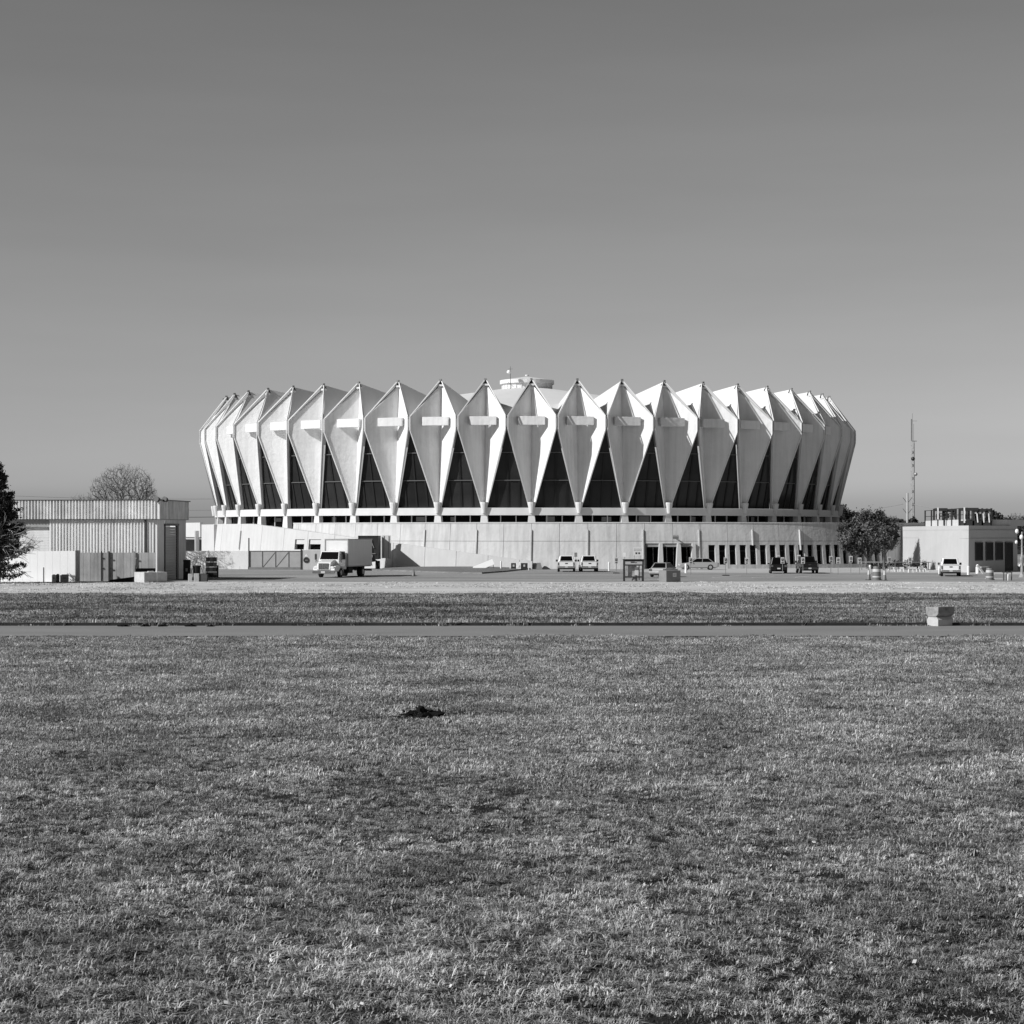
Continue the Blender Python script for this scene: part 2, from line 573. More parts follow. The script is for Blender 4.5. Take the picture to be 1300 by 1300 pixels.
NR = 31.0
for k in range(NP):
    th = PH + k * DT
    front = -14 <= k <= 14 or k >= NP - 14
    P_ = pol(th, RP - 0.1, ZP - 0.12)
    J = pol(th, NR, 27.0 - .15 * NR)
    Kr = pol(th + DT / 2, RK - 0.15, ZKT)
    Kl = pol(th - DT / 2, RK - 0.15, ZKT)
    J2 = pol(th + DT, NR, 27.0 - .15 * NR)
    if front:
        rf.add([P_, Kr, J], [(0, 1, 2)])
        rf.add([P_, J, Kl], [(0, 1, 2)])
    else:
        rf.add([Kl, Kr, J], [(0, 1, 2)])
    rf.add([J, Kr, J2], [(0, 1, 2)])
    i1, i2 = pol(th, 3.6, 26.46), pol(th + DT, 3.6, 26.46)
    rf.add([J, J2, i2, i1], [(0, 1, 2, 3)])
rf.build("roof", ROOFM, arena)
rb = MB()
prof = [(46.2, 6.75), (47.32, 6.75), (47.32, 7.7), (46.2, 7.7), (46.2, 6.75)]
rb.lathe(prof, n=96)
rb.build("ring_beam", TRIM, arena)
cw = MB().lathe([(45.9, 4.9), (45.9, 6.76)], n=96)
cw = cw.build("concourse_window", GLASSW, arena)
mm = MB()
for k in range(-40, 41):
    if k % 3:
        th = PH + k * DT / 3
        p = pol(th, 46.0, 0)
        mm.box((p[0], p[1], 5.85), (0.1, 0.16, 1.8), rz=th)
mm.build("mullion", TRIM, cw)
lift = MB()
for k in range(-13, 14):
    if random.random() < 0.6:
        th = PH + (k + 0.5 + random.uniform(-.25, .25)) * DT
        p = pol(th, 45.97, 0)
        lift.box((p[0], p[1], 6.25), (random.uniform(.6, 1.6), 0.04, random.uniform(.5, .9)), rz=th)
lift.build("window_blind", mat("grey_blind", 0.16, 0.8), cw)
dr = MB().lathe([(3.8, 26.0), (3.8, 27.15), (4.15, 27.2), (4.15, 27.75), (3.9, 27.8), (0.05, 28.4)], n=40)
cup = dr.build("cupola", TRIM, arena)
ribs = MB()
for i in range(28):
    th = 2 * PI * i / 28
    p = pol(th, 3.84, 0)
    ribs.box((p[0], p[1], 26.75), (0.09, 0.1, 0.8), rz=th)
ribs.build("louvre_rib", TRIM, cup)
sf = MB().lathe([(0.05, 28.35), (0.28, 28.5), (0.28, 28.65), (0.05, 28.7)], n=12)
sf.build("vent_cap", TRIM, cup)

# antenna beside the cupola
ad = 305.0
ant = thing("roof_antenna", "thin radio aerial standing on the roof left of the round cupola", "antenna", (XD(648, ad), ad, 26.15))
MB().cyl((0, 0, 0), (0, 0, 3.4), 0.05, 0.02, 6).build("mast", DARK, ant)
MB().lathe([(0.02, 2.25), (0.3, 2.4), (0.34, 2.6), (0.2, 2.8), (0.02, 2.85)], (-0.22, 0, 0), 12).build("beacon_lamp", WHITEM, ant)
MB().bar((-0.35, 0, 3.0), (0.35, 0, 3.0), 0.03).bar((-0.35, 0, 1.0), (0.5, 0, 0.3), 0.05).build("cross_arm", DARK, ant)

# ------------------------------------------------------------------ concourse building: the low curved wall round the arena
QX, QY = XD(755.3, 307.4), 307.4
RW, RTOP = 58.0, 57.35
conc = thing("concourse_building", "low curved concrete concourse building wrapped round the foot of the arena", "building", (QX, QY, 0))


def wall_r(z):
    return RW + (RTOP - RW) * z / 5.65


def C(th, z, off=0.0, base=None):
    r = (wall_r(z) if base is None else base(z)) + off
    return (math.sin(th) * r, -math.cos(th) * r, z)


def th_of(px, r=57.8):
    lo, hi = -1.15, 1.25
    f = lambda t: 650 + F * (QX + r * math.sin(t)) / (QY - r * math.cos(t)) - px
    for _ in range(60):
        mid = (lo + hi) / 2
        if f(lo) * f(mid) <= 0: hi = mid
        else: lo = mid
    return (lo + hi) / 2


def wseg(mb, t0, t1, z0, z1, thick=0.55, base=None, off=0.0, n=None):
    """curved block of wall between two angles and two heights"""
    n = n or max(1, int(abs(t1 - t0) / R(1.7)) + 1)
    pts = []
    for i in range(n + 1):
        t = t0 + (t1 - t0) * i / n
        pts += [C(t, z0, off, base), C(t, z1, off, base), C(t, z1, off - thick, base), C(t, z0, off - thick, base)]
    fs = []
    for i in range(n):
        a, b = i * 4, i * 4 + 4
        for q in range(4):
            r_ = (q + 1) % 4
            fs.append((a + q, a + r_, b + r_, b + q))
    fs.append((0, 1, 2, 3)); fs.append((n * 4 + 3, n * 4 + 2, n * 4 + 1, n * 4))
    return mb.add(pts, fs)


PITCH = R(7.0)
TH0 = th_of(674)       # a fin's joint
GAP = 0.045 / 58
TL, TR = R(-66), R(48)
T369 = th_of(369)
wall = MB()
WZ0, WZ1 = 0.5, 2.95
# openings: (theta0, theta1, z0, z1)
opens = []
winpx = [(900, 908), (914, 922), (928, 936), (941.5, 949), (955, 962), (967, 975), (980, 987), (992, 999.5), (1004, 1010.5), (1016.5, 1022), (1027, 1033), (1038, 1044), (1049, 1055), (1060, 1065.5), (1070, 1075.5), (1080, 1085), (1090, 1094.5), (1099, 1103.5), (1108, 1112), (1116.5, 1120), (1125, 1128)]
wins = []
tw = R(0.86)
t_first, t_last = th_of(904), th_of(1052)
step = (t_last - t_first) / 12
for i in range(20):
    tc = t_first + step * i
    if tc > R(38.5): break
    wins.append((tc - tw / 2, tc + tw / 2))
door_t0, door_t1 = th_of(819.5), th_of(883)
portal = (th_of(190, 66), th_of(268, 63.5))
joints = []
k = -12
while k < 22:
    t = TH0 + k * PITCH / 2
    if TL < t < TR: joints.append(t)
    k += 1
edges = [T369] + [j for j in joints if j > T369 + .005] + [TR]
for a, b in zip(edges[:-1], edges[1:]):
    a2, b2 = a + GAP / 2, b - GAP / 2
    wseg(wall, a2, b2, 3.44, 5.65)
    # lower band, cut by the door and the windows
    cuts = [(max(w[0], a2), min(w[1], b2), WZ0, WZ1) for w in wins if w[1] > a2 and w[0] < b2]
    if door_t1 > a2 and door_t0 < b2:
        cuts = [(max(door_t0, a2), min(door_t1, b2), 0.0, 3.15)]
    cur = a2
    for c in sorted(cuts):
        if c[0] > cur + 1e-6: wseg(wall, cur, c[0], 0, 3.40)
        wseg(wall, c[0], c[1], c[3], 3.40)
        if c[2] > 0: wseg(wall, c[0], c[1], 0, c[2])
        cur = c[1]
    if cur < b2 - 1e-6: wseg(wall, cur, b2, 0, 3.40)
wl_o = wall.build("wall", WALLC, conc)
cop = MB()
wseg(cop, T369, TR, 5.652, 5.78, 0.7, off=0.06)
cop.build("coping", RAMPC, conc)
back = MB()
wseg(back, T369, door_t0, 0, 5.6, 0.1, off=-0.62)
wseg(back, door_t1, TR, 0, 5.6, 0.1, off=-0.62)
back.build("joint_backing", DARK, conc)
# podium deck
dk = MB()
N = 72
dk.add([(0, 0, 4.95)] + [(math.sin(2 * PI * i / N) * 56.8, -math.cos(2 * PI * i / N) * 56.8, 4.95) for i in range(N)], [(0, 1 + i, 1 + (i + 1) % N) for i in range(N)])
dk.build("deck", PAVE, conc)
# windows
w1 = None
for a, b in wins:
    tc = (a + b) / 2
    hw = (b - a) / 2 * 57.8 + 0.06
    if w1 is None:
        wr = 57.3
        w1 = MB().box((0, -wr, 1.73), (2 * hw, 0.06, 2.5)).build("window", GLASSW, conc, rz=tc)
        fr = MB()
        fr.box((0, -wr - 0.07, 0.53), (2 * hw, 0.1, 0.06)).box((0, -wr - 0.07, 2.93), (2 * hw, 0.1, 0.06)).box((0, -wr - 0.06, 2.2), (2 * hw, 0.08, 0.05))
        fr.build("frame", DARK, w1)
    else:
        dup(w1, rz=tc)
# entrance
ent = MB()
wseg(ent, door_t0 - .01, door_t1 + .01, 0.0, 3.1, 0.1, off=-2.6)
ent = ent.build("entrance_glazing", GLASSW, conc)
em = MB()
for i in range(7):
    t = door_t0 + (door_t1 - door_t0) * (i + .5) / 7
    em.bar(C(t, 0.02, -2.52), C(t, 3.0, -2.52), 0.09, 0.09)
em.build("door_frame", MIDM, ent)
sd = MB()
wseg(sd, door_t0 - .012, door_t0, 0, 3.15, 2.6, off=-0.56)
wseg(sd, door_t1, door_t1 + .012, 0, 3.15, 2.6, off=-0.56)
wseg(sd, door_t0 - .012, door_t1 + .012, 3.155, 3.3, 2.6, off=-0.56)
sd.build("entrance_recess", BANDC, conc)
hd = MB()
wseg(hd, door_t0 + .003, door_t1 - .003, 2.72, 3.14, 0.3, off=-0.12)
hd.build("door_lintel", mat("grey_lintel_concrete", 0.26, 0.9, 0.1, 1), conc)
for px in (838.8, 861.8, 880.5):
    t = th_of(px)
    c = MB()
    c.add([(-.34, 0, 0), (.34, 0, 0), (.34, .7, 0), (-.34, .7, 0), (-.2, 0.06, 3.15), (.2, 0.06, 3.15), (.2, .6, 3.15), (-.2, .6, 3.15)],
          [(0, 3, 2, 1), (4, 5, 6, 7), (0, 1, 5, 4), (1, 2, 6, 5), (2, 3, 7, 6), (3, 0, 4, 7)])
    c.build("entrance_column", RAMPC, conc, loc=(math.sin(t) * 58.05, -math.cos(t) * 58.05, 0), rz=t)
# shallow ribs standing out from the wall
for px, zlo in ((538, 0), (604.3, 0), (674, 0), (746, 0), (816.5, 0), (888, 0.0), (956, 2.9), (1016.5, 2.3)):
    t = th_of(px)
    pr = 0.17 if px < 880 else 0.12 if px < 950 else 0.2
    tx, ty = math.cos(t), math.sin(t)
    pts = []
    for sg in (-1, 1):
        for off, z in ((-.05, zlo), (pr, zlo), (pr, 4.85), (-.05, 4.85)):
            x_, y_, z_ = C(t, z, off)
            pts.append((x_ + tx * .07 * sg, y_ + ty * .07 * sg, z_))
    MB().add(pts, [(0, 1, 2, 3), (7, 6, 5, 4), (0, 4, 5, 1), (1, 5, 6, 2), (2, 6, 7, 3), (3, 7, 4, 0)]).build("wall_fin", WALLC, conc)
# floodlight over the door
t = th_of(859)
p = C(t, 3.9, 0.0)
fl = MB().bar((p[0], p[1] + 0.1, 3.7), (p[0] - 0.1, p[1] - 0.6, 3.95), 0.12).box((p[0] - 0.15, p[1] - 0.8, 3.95), (0.75, 0.5, 0.35), rx=0.4)
fl.build("floodlight", MIDM, conc)

# ------------------------------------------------------------------ sloping ramp wall on the left
RR = 60.9
rampw = thing("ramp_wall", "white curved ramp wall sloping down to the right in front of the concourse", "ramp wall", (QX, QY, 0))
rbase = lambda z: RR + 0.3 - 0.11 * z
t302, t672 = th_of(302, RR), th_of(672, RR)


def ramp_top(t):
    px = 650 + F * (QX + RR * math.sin(t)) / (QY - RR * math.cos(t))
    d = QY - RR * math.cos(t)
    return min(5.66, ZD(663 + max(0, px - 302) * 0.1325, d))


jpx = [268, 280.4, 304, 331, 359.5, 390, 424, 461, 499.4, 539.8, 579.6, 620, 660, 676]
rw = MB()
openings = [(th_of(374, RR), th_of(386, RR), 2.3, 3.62), (th_of(391.5, RR), th_of(407, RR), 2.3, 3.62)]


def rseg(t0, t1, z0, z1):
    """wall piece whose top may follow the slope (z1 None)"""
    n = max(1, int(abs(t1 - t0) / R(0.9)) + 1)
    pts = []
    for i in range(n + 1):
        t = t0 + (t1 - t0) * i / n
        zt = ramp_top(t) if z1 is None else z1
        pts += [C(t, z0, 0, rbase), C(t, zt, 0, rbase), C(t, zt, -0.45, rbase), C(t, z0, -0.45, rbase)]
    fs = []
    for i in range(n):
        a, b = i * 4, i * 4 + 4
        for q in range(4):
            fs.append((a + q, a + (q + 1) % 4, b + (q + 1) % 4, b + q))
    fs.append((0, 1, 2, 3)); fs.append((n * 4 + 3, n * 4 + 2, n * 4 + 1, n * 4))
    rw.add(pts, fs)


je = [th_of(p, RR) for p in jpx]
for a, b in zip(je[:-1], je[1:]):
    a2, b2 = a + GAP / 2, b - GAP / 2
    cuts = [(max(o_[0], a2), min(o_[1], b2), o_[2], o_[3]) for o_ in openings if o_[1] > a2 and o_[0] < b2]
    cur = a2
    for c in sorted(cuts):
        if c[0] > cur + 1e-6: rseg(cur, c[0], 0, None)
        rseg(c[0], c[1], c[3], None)
        if c[2] > 0: rseg(c[0], c[1], 0, c[2])
        cur = c[1]
    if cur < b2 - 1e-6: rseg(cur, b2, 0, None)
rw.build("wall", RAMPC, rampw)
rd = MB()      # the ramp's deck behind its wall
n = 60
pts = []
for i in range(n + 1):
    t = je[0] + (je[-1] - je[0]) * i / n
    z = ramp_top(t) - 0.25
    pts += [C(t, z, -0.44, rbase), C(t, z, -3.2, lambda q: RR - .1)]
rd.add(pts, [(2 * i, 2 * i + 2, 2 * i + 3, 2 * i + 1) for i in range(n)])
rd.build("ramp_deck", PAVE, rampw)
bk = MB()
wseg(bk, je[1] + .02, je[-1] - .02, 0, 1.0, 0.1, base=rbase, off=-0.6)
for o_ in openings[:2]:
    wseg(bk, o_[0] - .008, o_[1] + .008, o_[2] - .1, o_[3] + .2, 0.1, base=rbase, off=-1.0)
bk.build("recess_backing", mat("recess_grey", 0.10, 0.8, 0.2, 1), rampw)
for o_ in openings[:2]:
    hb = MB()
    wseg(hb, o_[0] + .003, o_[1], 3.0, 3.6, 0.1, base=rbase, off=-0.12)
    hb.build("window_hood", RAMPC, rampw)
    gb = MB()
    wseg(gb, o_[0] + .003, o_[1], 2.3, 3.0, 0.08, base=rbase, off=-0.7)
    gb.build("window", GLASSW, rampw)
px, pr, z0, z1 = 304.5, .2, 2.3, 4.75
t = th_of(px, RR)
tx, ty = math.cos(t), math.sin(t)
pts = []
for sg in (-1, 1):
    for off, z in ((-.05, z0), (pr, z0), (pr, z1), (-.05, z1)):
        x_, y_, z_ = C(t, z, off, rbase)
        pts.append((x_ + tx * .09 * sg, y_ + ty * .09 * sg, z_))
MB().add(pts, [(0, 1, 2, 3), (7, 6, 5, 4), (0, 4, 5, 1), (1, 5, 6, 2), (2, 6, 7, 3), (3, 7, 4, 0)]).build("wall_fin", RAMPC, rampw)
ea = Vector(C(je[0], 0, 0, rbase)[:2])
eb = Vector((XD(216, 298) - QX, 298 - QY))
eu = (eb - ea).normalized(); eln = (eb - ea).length
en_ = Vector((eu.y, -eu.x))
if en_.y > 0: en_ = -en_
ez_ = math.atan2(eu.y, eu.x)


def epiece(u0, u1, z0, z1, off=-.22, th=.44):
    c = ea + eu * (u0 + u1) / 2 + en_ * off
    return ((c.x, c.y, (z0 + z1) / 2), (u1 - u0, th, z1 - z0), ez_)


uo = eln * .22
xb = MB()
for q in (epiece(-1.6, uo, 0, 5.62, -.45), epiece(uo, eln, 3.85, 5.9), epiece(uo, eln, 3.55, 3.84, -.5)):
    xb.box(*q)
xb.build("wall", RAMPC, rampw)
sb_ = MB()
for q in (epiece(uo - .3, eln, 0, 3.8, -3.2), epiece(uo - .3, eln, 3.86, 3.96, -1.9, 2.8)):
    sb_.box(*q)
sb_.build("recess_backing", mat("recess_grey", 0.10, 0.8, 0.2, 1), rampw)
xf = MB()
for uu in (uo + .5, uo + .95):
    xf.box(*epiece(uu, uu + .18, 0, 4.75, .22, .5))
xf.build("wall_fin", RAMPC, rampw)
xd = MB().box(*epiece(uo + 1.8, uo + 2.3, 0, 3.5, -3.1, .1))
xd.build("door", BLACK, rampw)
lc = ea + eu * (eln * .62) + en_ * .1
MB().box((lc.x, lc.y, 4.95), (0.3, 0.35, 0.4)).box((lc.x + .15, lc.y - .15, 5.05), (0.5, 0.2, 0.15)).build("wall_lamp", DARK, rampw)

# ------------------------------------------------------------------ right wing
WCX, WCY = XD(1229.5, 226.5), 226.5
WLX, WLY = XD(1142.5, 265.5), 265.5
WRX, WRY = XD(1292, 236.5), 236.5
wing = thing("wing_building", "flat-roofed wing with a sunlit blank side and a dark windowed side", "building", (0, 0, 0))
ZW = 5.27
dl = Vector((WLX - WCX, WLY - WCY)); dr_ = Vector((WRX - WCX, WRY - WCY))
bx, by = WRX + dl.x, WRY + dl.y
lean = 0.55


def wing_shell():
    base = [(WCX - .0, WCY), (WRX, WRY), (bx, by), (WLX - .2, WLY)]
    top = [(WCX + .05, WCY + .1), (WRX - .05, WRY + .1), (bx, by), (WLX + 0.15, WLY)]
    mb = MB()
    mb.add([(x, y, 0) for x, y in base] + [(x, y, ZW) for x, y in top], [(0, 1, 5, 4), (1, 2, 6, 5), (2, 3, 7, 6), (3, 0, 4, 7), (4, 5, 6, 7)])
    return mb


wing_shell().build("wall", mat("wing_concrete", 0.48, 0.9, 0.05, 0.5, 0.015, 2.6, spec=0.2, streak=0.03), wing)
# thin shadow grooves as real projecting courses
un = dl.normalized()
ur = dr_.normalized()
nrm_l = Vector((-un.y, un.x)) if Vector((-un.y, un.x)).x < 0 else Vector((un.y, -un.x))
nrm_r = Vector((ur.y, -ur.x)) if ur.y * 1 > 0 else Vector((-ur.y, ur.x))


def wall_pt(u, z, off):      # along the dark side
    p = Vector((WCX, WCY)) + ur * u + nrm_r * off
    return (p.x, p.y, z)


LR = dr_.length
for (pa, pb) in ((1238, 1247), (1251.5, 1260), (1264, 1272.5), (1276.2, 1285)):
    def u_of(px):
        lo, hi = 0, LR
        for _ in range(40):
            mid = (lo + hi) / 2
            q = wall_pt(mid, 0, 0)
            if 650 + F * q[0] / q[1] < px: lo = mid
            else: hi = mid
        return lo
    ua, ub = u_of(pa), u_of(pb)
    door = pa > 1275
    z0, z1 = (0.05, 3.35) if door else (1.35, 3.35)
    c = wall_pt((ua + ub) / 2, (z0 + z1) / 2, 0.02)
    ang = math.atan2(ur.y, ur.x)
    wo = MB().box(c, (ub - ua, 0.06, z1 - z0), rz=ang).build("door" if door else "window", GLASSW, wing)
    fr = MB()
    for uu in (ua, ub):
        fr.bar(wall_pt(uu, z0, .05), wall_pt(uu, z1, .05), 0.1)
    fr.bar(wall_pt(ua, z1, .05), wall_pt(ub, z1, .05), 0.1)
    fr.bar(wall_pt(ua, z0, .05), wall_pt(ub, z0, .05), 0.1)
    fr.build("frame", DARK, wo)
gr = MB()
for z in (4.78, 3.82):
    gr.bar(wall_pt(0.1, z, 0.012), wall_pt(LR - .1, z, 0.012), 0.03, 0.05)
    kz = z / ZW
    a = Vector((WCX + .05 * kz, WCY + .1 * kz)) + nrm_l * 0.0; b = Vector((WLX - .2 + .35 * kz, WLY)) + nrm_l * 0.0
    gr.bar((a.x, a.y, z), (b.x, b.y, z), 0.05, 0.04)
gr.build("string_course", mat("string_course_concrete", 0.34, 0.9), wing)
# raised roof block with the screen frames on it
pz0, pz1 = ZW, ZD(660.5, 250)
q0 = Vector((XD(1175, 262), 262)); q1 = Vector((XD(1228, 233), 233))
pv = [(q0.x, q0.y), (q1.x, q1.y), (q1.x + 9, q1.y + 9), (q0.x + 9, q0.y + 9)]
MB().prism(pv, 'z', pz0 + .003, pz1).build("roof_block", RAMPC, wing)
rl = thing("roof_railing", "dark steel railing along the raised roof of the right wing", "railing", (0, 0, 0))
hr = MB()
for i in range(7):
    p = q0.lerp(q1, i / 6)
    hr.bar((p.x - .05, p.y, pz1 - .9), (p.x - .05, p.y, pz1 + 1.35), 0.16)
for z in (0.55, 1.3):
    hr.bar((q0.x - .05, q0.y, pz1 + z), (q1.x - .05, q1.y, pz1 + z), 0.07)
hr.build("rail_frame", DARK, rl)
# cooling units: open frames with louvred sides
units = (("cooling_tower", 1190.5, 1213.5, 246, 645.6, 660, "dark cooling unit frame with a white corner post behind the wing's railing"),
         ("cooling_tower", 1224, 1258.5, 233, 645.2, 664.4, "longer dark cooling unit frame on the corner of the wing's roof"))
for nm, pa, pb, d, ya, yb, lab in units:
    x0, x1 = XD(pa, d), XD(pb, d)
    z0, z1 = ZD(yb, d), ZD(ya, d)
    zb_ = min(z0, pz1) if pa < 1220 else ZW
    u = thing(nm, lab, "cooling unit", ((x0 + x1) / 2, d, zb_), 0, "cooling units on the wing roof")
    w = x1 - x0
    h = z1 - zb_
    lift0 = z0 - zb_
    fr = MB()
    nn = 4 if w > 2.6 else 3
    for i in range(nn):
        for yy in (0, 2.2):
            fr.bar((-w / 2 + w * i / (nn - 1), yy, 0), (-w / 2 + w * i / (nn - 1), yy, h), 0.2)
    fr.box((-w * .23, 1.1, h - .12), (w * .5, 2.5, 0.34)).box((w * .27, 1.1, h - .24), (w * .42, 2.5, 0.34)).box((w * .1, 1.7, lift0 + h * .35), (w * .3, .8, h * .4)).box((-w * .3, 1.9, lift0 + h * .3), (w * .16, .6, h * .45))
    fr.bar((w * .3, 0, h - .3), (w * .5, 0, lift0 + .3), 0.3)
    if pa > 1220:
        fr.box((0, 1.1, 0.3), (w, 2.4, 0.55))
    fr.build("frame", DARK, u)
    gz = MB()
    for i in range(1, nn * 3 - 1):
        gz.bar((-w / 2 + w * i / (nn * 3 - 2), .3, lift0), (-w / 2 + w * i / (nn * 3 - 2), .3, h - .3), 0.06)
    for z in (0.3, 0.55):
        gz.bar((-w / 2, .3, lift0 + (h - lift0) * z), (w / 2, .3, lift0 + (h - lift0) * z), 0.07)
    gz.build("coil_grille", mat("dull_grey_grille", .12, .6), u)
    MB().bar((-w / 2, -0.12, lift0 + .05), (-w / 2, -0.12, h + .1), 0.14).build("corner_post", WHITEM, u)
    if pa > 1220:
        for xx in (-.02, w * .22, w * .42):
            MB().bar((xx, -0.12, lift0 + .1), (xx - .1, -0.12, h - .6), 0.11).build("corner_post", WHITEM, u)


# ------------------------------------------------------------------ warehouse on the left
def make_warehouse():
    d0 = 187.5
    ox = XD(199.5, d0)
    rz = R(-8.0)
    w = thing("warehouse", "corrugated metal warehouse with a deep ribbed fascia and roller doors", "warehouse", (ox, d0, 0), rz)
    # local: x left is negative, y back positive; origin at the front right wall corner
    Wd, Dp = 17.0, 8.8
    zt, zf = 7.45, 5.72

    def ribbed(mb, a, b, z0, z1, pitch=0.30, depth=0.07, outdir=(0, -1)):
        a = Vector((a[0], a[1])); b = Vector((b[0], b[1])); o = Vector(outdir)
        Ln = (b - a).length; u = (b - a).normalized()
        n = int(Ln / pitch)
        prof = []
        for i in range(n):
            s = i * pitch
            prof += [(s, 0), (s + pitch * .18, 0), (s + pitch * .30, depth), (s + pitch * .62, depth), (s + pitch * .74, 0)]
        prof.append((Ln, 0))
        pts = []
        for s, e in prof:
            p = a + u * s + o * e
            pts += [(p.x, p.y, z0), (p.x, p.y, z1)]
        mb.add(pts, [(2 * i, 2 * i + 2, 2 * i + 3, 2 * i + 1) for i in range(len(prof) - 1)])
    wb = MB()
    ribbed(wb, (-10.4, 0), (0, 0), 0, zf + .3, depth=0.10)
    ribbed(wb, (0, 0), (0, 2.1), 0, zf + .3, outdir=(1, 0))
    ribbed(wb, (0, 6.1), (0, Dp), 0, zf + .3, outdir=(1, 0))
    wb.box((-Wd + 3, 0.12, 0.0 + 3), (.4, .2, 6))
    ribbed(wb, (0, 2.3), (0, 6.1), 5.1, zf + .3, outdir=(1, 0))
    wb.build("wall", STEELW, w)
    MB().box((-13.0, 0.15, 5.35), (5.2, 0.3, 0.75)).build("door_header", mat("grey_sheet_metal", 0.3, 0.6, 0.1, 1), w)
    rd_ = MB()
    for i in range(20):
        rd_.box((-13.0, 0.30 + .0, 0.13 + i * .25), (5.2, 0.06, 0.235), rx=0.12)
    rd_.build("roller_door", STEELW, w)
    rd2 = MB()
    for i in range(20):
        rd2.box((-0.03, 4.2, 0.13 + i * .25), (0.06, 3.8, 0.235), ry=0.12)
    r2 = rd2.build("roller_door", mat("grey_roller_slats", 0.45, 0.6, 0.08, 1), w)
    MB().box((0.0, 2.3, 2.55), (0.12, 0.2, 5.1)).box((0.0, 6.1, 2.55), (0.2, 0.5, 5.1)).box((0.0, 4.2, 5.2), (0.26, 4.3, 0.2)).build("door_frame", DARK, w)
    fa = MB()
    ov = 0.34
    ribbed(fa, (-Wd, -ov), (ov, -ov), zf, zt, pitch=0.305, depth=0.11)
    ribbed(fa, (ov, -ov), (ov, Dp), zf, zt, outdir=(1, 0))
    fa.build("fascia", mat("stained_white_fascia", 0.80, 0.5, 0.18, 1.3, streak=0.5), w)
    MB().box((-Wd / 2 + .15, Dp / 2 - ov / 2, zf - .02), (Wd + .35, Dp + ov - .05, 0.05)).box((-Wd / 2 + .1, Dp / 2, zt - 0.2), (Wd, Dp, 0.1)).build("roof", mat("grey_soffit", 0.3, 0.8), w)
    MB().box((-Wd / 2 + .17, -ov - .05, zt + .03), (Wd + .4, 0.14, 0.09)).box((ov + .05, Dp / 2, zt + .03), (0.14, Dp + ov, 0.09)).build("flashing", DARK, w)
    MB().box((-1.05, -0.16, zf / 2), (0.16, 0.14, zf)).build("downpipe", DARK, w)
    for x, y in ((0.15, -.45), (.55, .7)):
        f_ = MB().cyl((x - .05, y - .15, zt + .12), (x + .05, y + .25, zt + .05), 0.26, 0.2, 14)
        f_.build("floodlight", DARK, w)
    return w


make_warehouse()

# white sheet wall in front of the warehouse and the grey gates beside it
d = 183.8
x0, x1 = XD(-40, d), XD(97, d)
sw = thing("sheet_wall", "smooth bright white sheet wall in front of the corrugated warehouse", "wall", ((x0 + x1) / 2, d, 0), R(-5))
w_ = x1 - x0
zt = ZD(699.4, d)
mb = MB()
n = 14
for i in range(n):
    mb.box((-w_ / 2 + w_ * (i + .5) / n, 0.05, zt / 2), (w_ / n - 0.012, 0.1, zt - .01 * (i % 2)))
mb.build("panel", mat("bright_white_sheet", 0.9, 0.6, 0.02, 1), sw)
MB().box((w_ / 2 + .03, 0.6, zt / 2 + .02), (0.07, 1.2, zt + .06)).build("end_post", MIDM, sw)
d2 = 186.2
fg = thing("gate_fence", "weathered grey sheet gates between the white sheet wall and warehouse corner", "gate", (0, d2, 0))
FGM = mat("weathered_grey_sheet", 0.40, 0.7, 0.18, 1.2, streak=0.3)
zt2 = ZD(701.5, d2)
for pa, pb, dy in ((96.5, 129, 0), (129.6, 138.5, -.1), (139, 169.8, 0), (171, 197.5, 0.05)):
    a, b = XD(pa, d2), XD(pb, d2)
    m_ = MB()
    nn = max(2, int((b - a) / 0.3))
    for i in range(nn):
        m_.box((a + (b - a) * (i + .5) / nn, dy, zt2 / 2), ((b - a) / nn - .012, 0.05 + .02 * (i % 2), zt2))
    m_.build("gate_panel", FGM if pb != 138.5 else GALV, fg)
for px in (129.3, 138.8, 170.4):
    a = XD(px, d2)
    MB().box((a, -.12, zt2 / 2 + .06), (0.12, 0.12, zt2 + .12)).box((a + .1, -.17, zt2 * .8), (.3, .05, .1)).box((a + .1, -.17, zt2 * .45), (.3, .05, .1)).build("gate_post", DARK if px != 170.4 else GALV, fg)


def simple(name, label, cat, px, py, parts, rz=0.0, group=None, z=0.0):
    """a thing whose base stands at a ground pixel; parts = [(part name, MB, material, bevel)]"""
    x, d_ = G(px, py)
    t_ = thing(name, label, cat, (x, d_, z), rz, group)
    for p_ in parts:
        p_[1].build(p_[0], p_[2], t_, bevel=p_[3] if len(p_) > 3 else 0)
    return t_


# ------------------------------------------------------------------ vehicles (front towards +y)
def wheel(parent, x, y, r, w=0.22, rimm=None):
    s = 1 if x > 0 else -1
    t_ = MB().cyl((-w / 2, 0, 0), (w / 2, 0, 0), r, r, 20).build("wheel", BLACK, parent, loc=(x, y, r), bevel=0.025)
    MB().cyl((s * w * .35, 0, 0), (s * (w / 2 + .012), 0, 0), r * .62, r * .52, 14).build("rim", rimm or GALV, t_)
    return t_


def cab_geo(y0b, y1b, y0t, y1t, wb, wt, zb, zt):
    return [(-wb / 2, y0b, zb), (wb / 2, y0b, zb), (wb / 2, y1b, zb), (-wb / 2, y1b, zb), (-wt / 2, y0t, zt), (wt / 2, y0t, zt), (wt / 2, y1t, zt), (-wt / 2, y1t, zt)]


CABF = [(0, 3, 2, 1), (4, 5, 6, 7), (0, 1, 5, 4), (1, 2, 6, 5), (2, 3, 7, 6), (3, 0, 4, 7)]


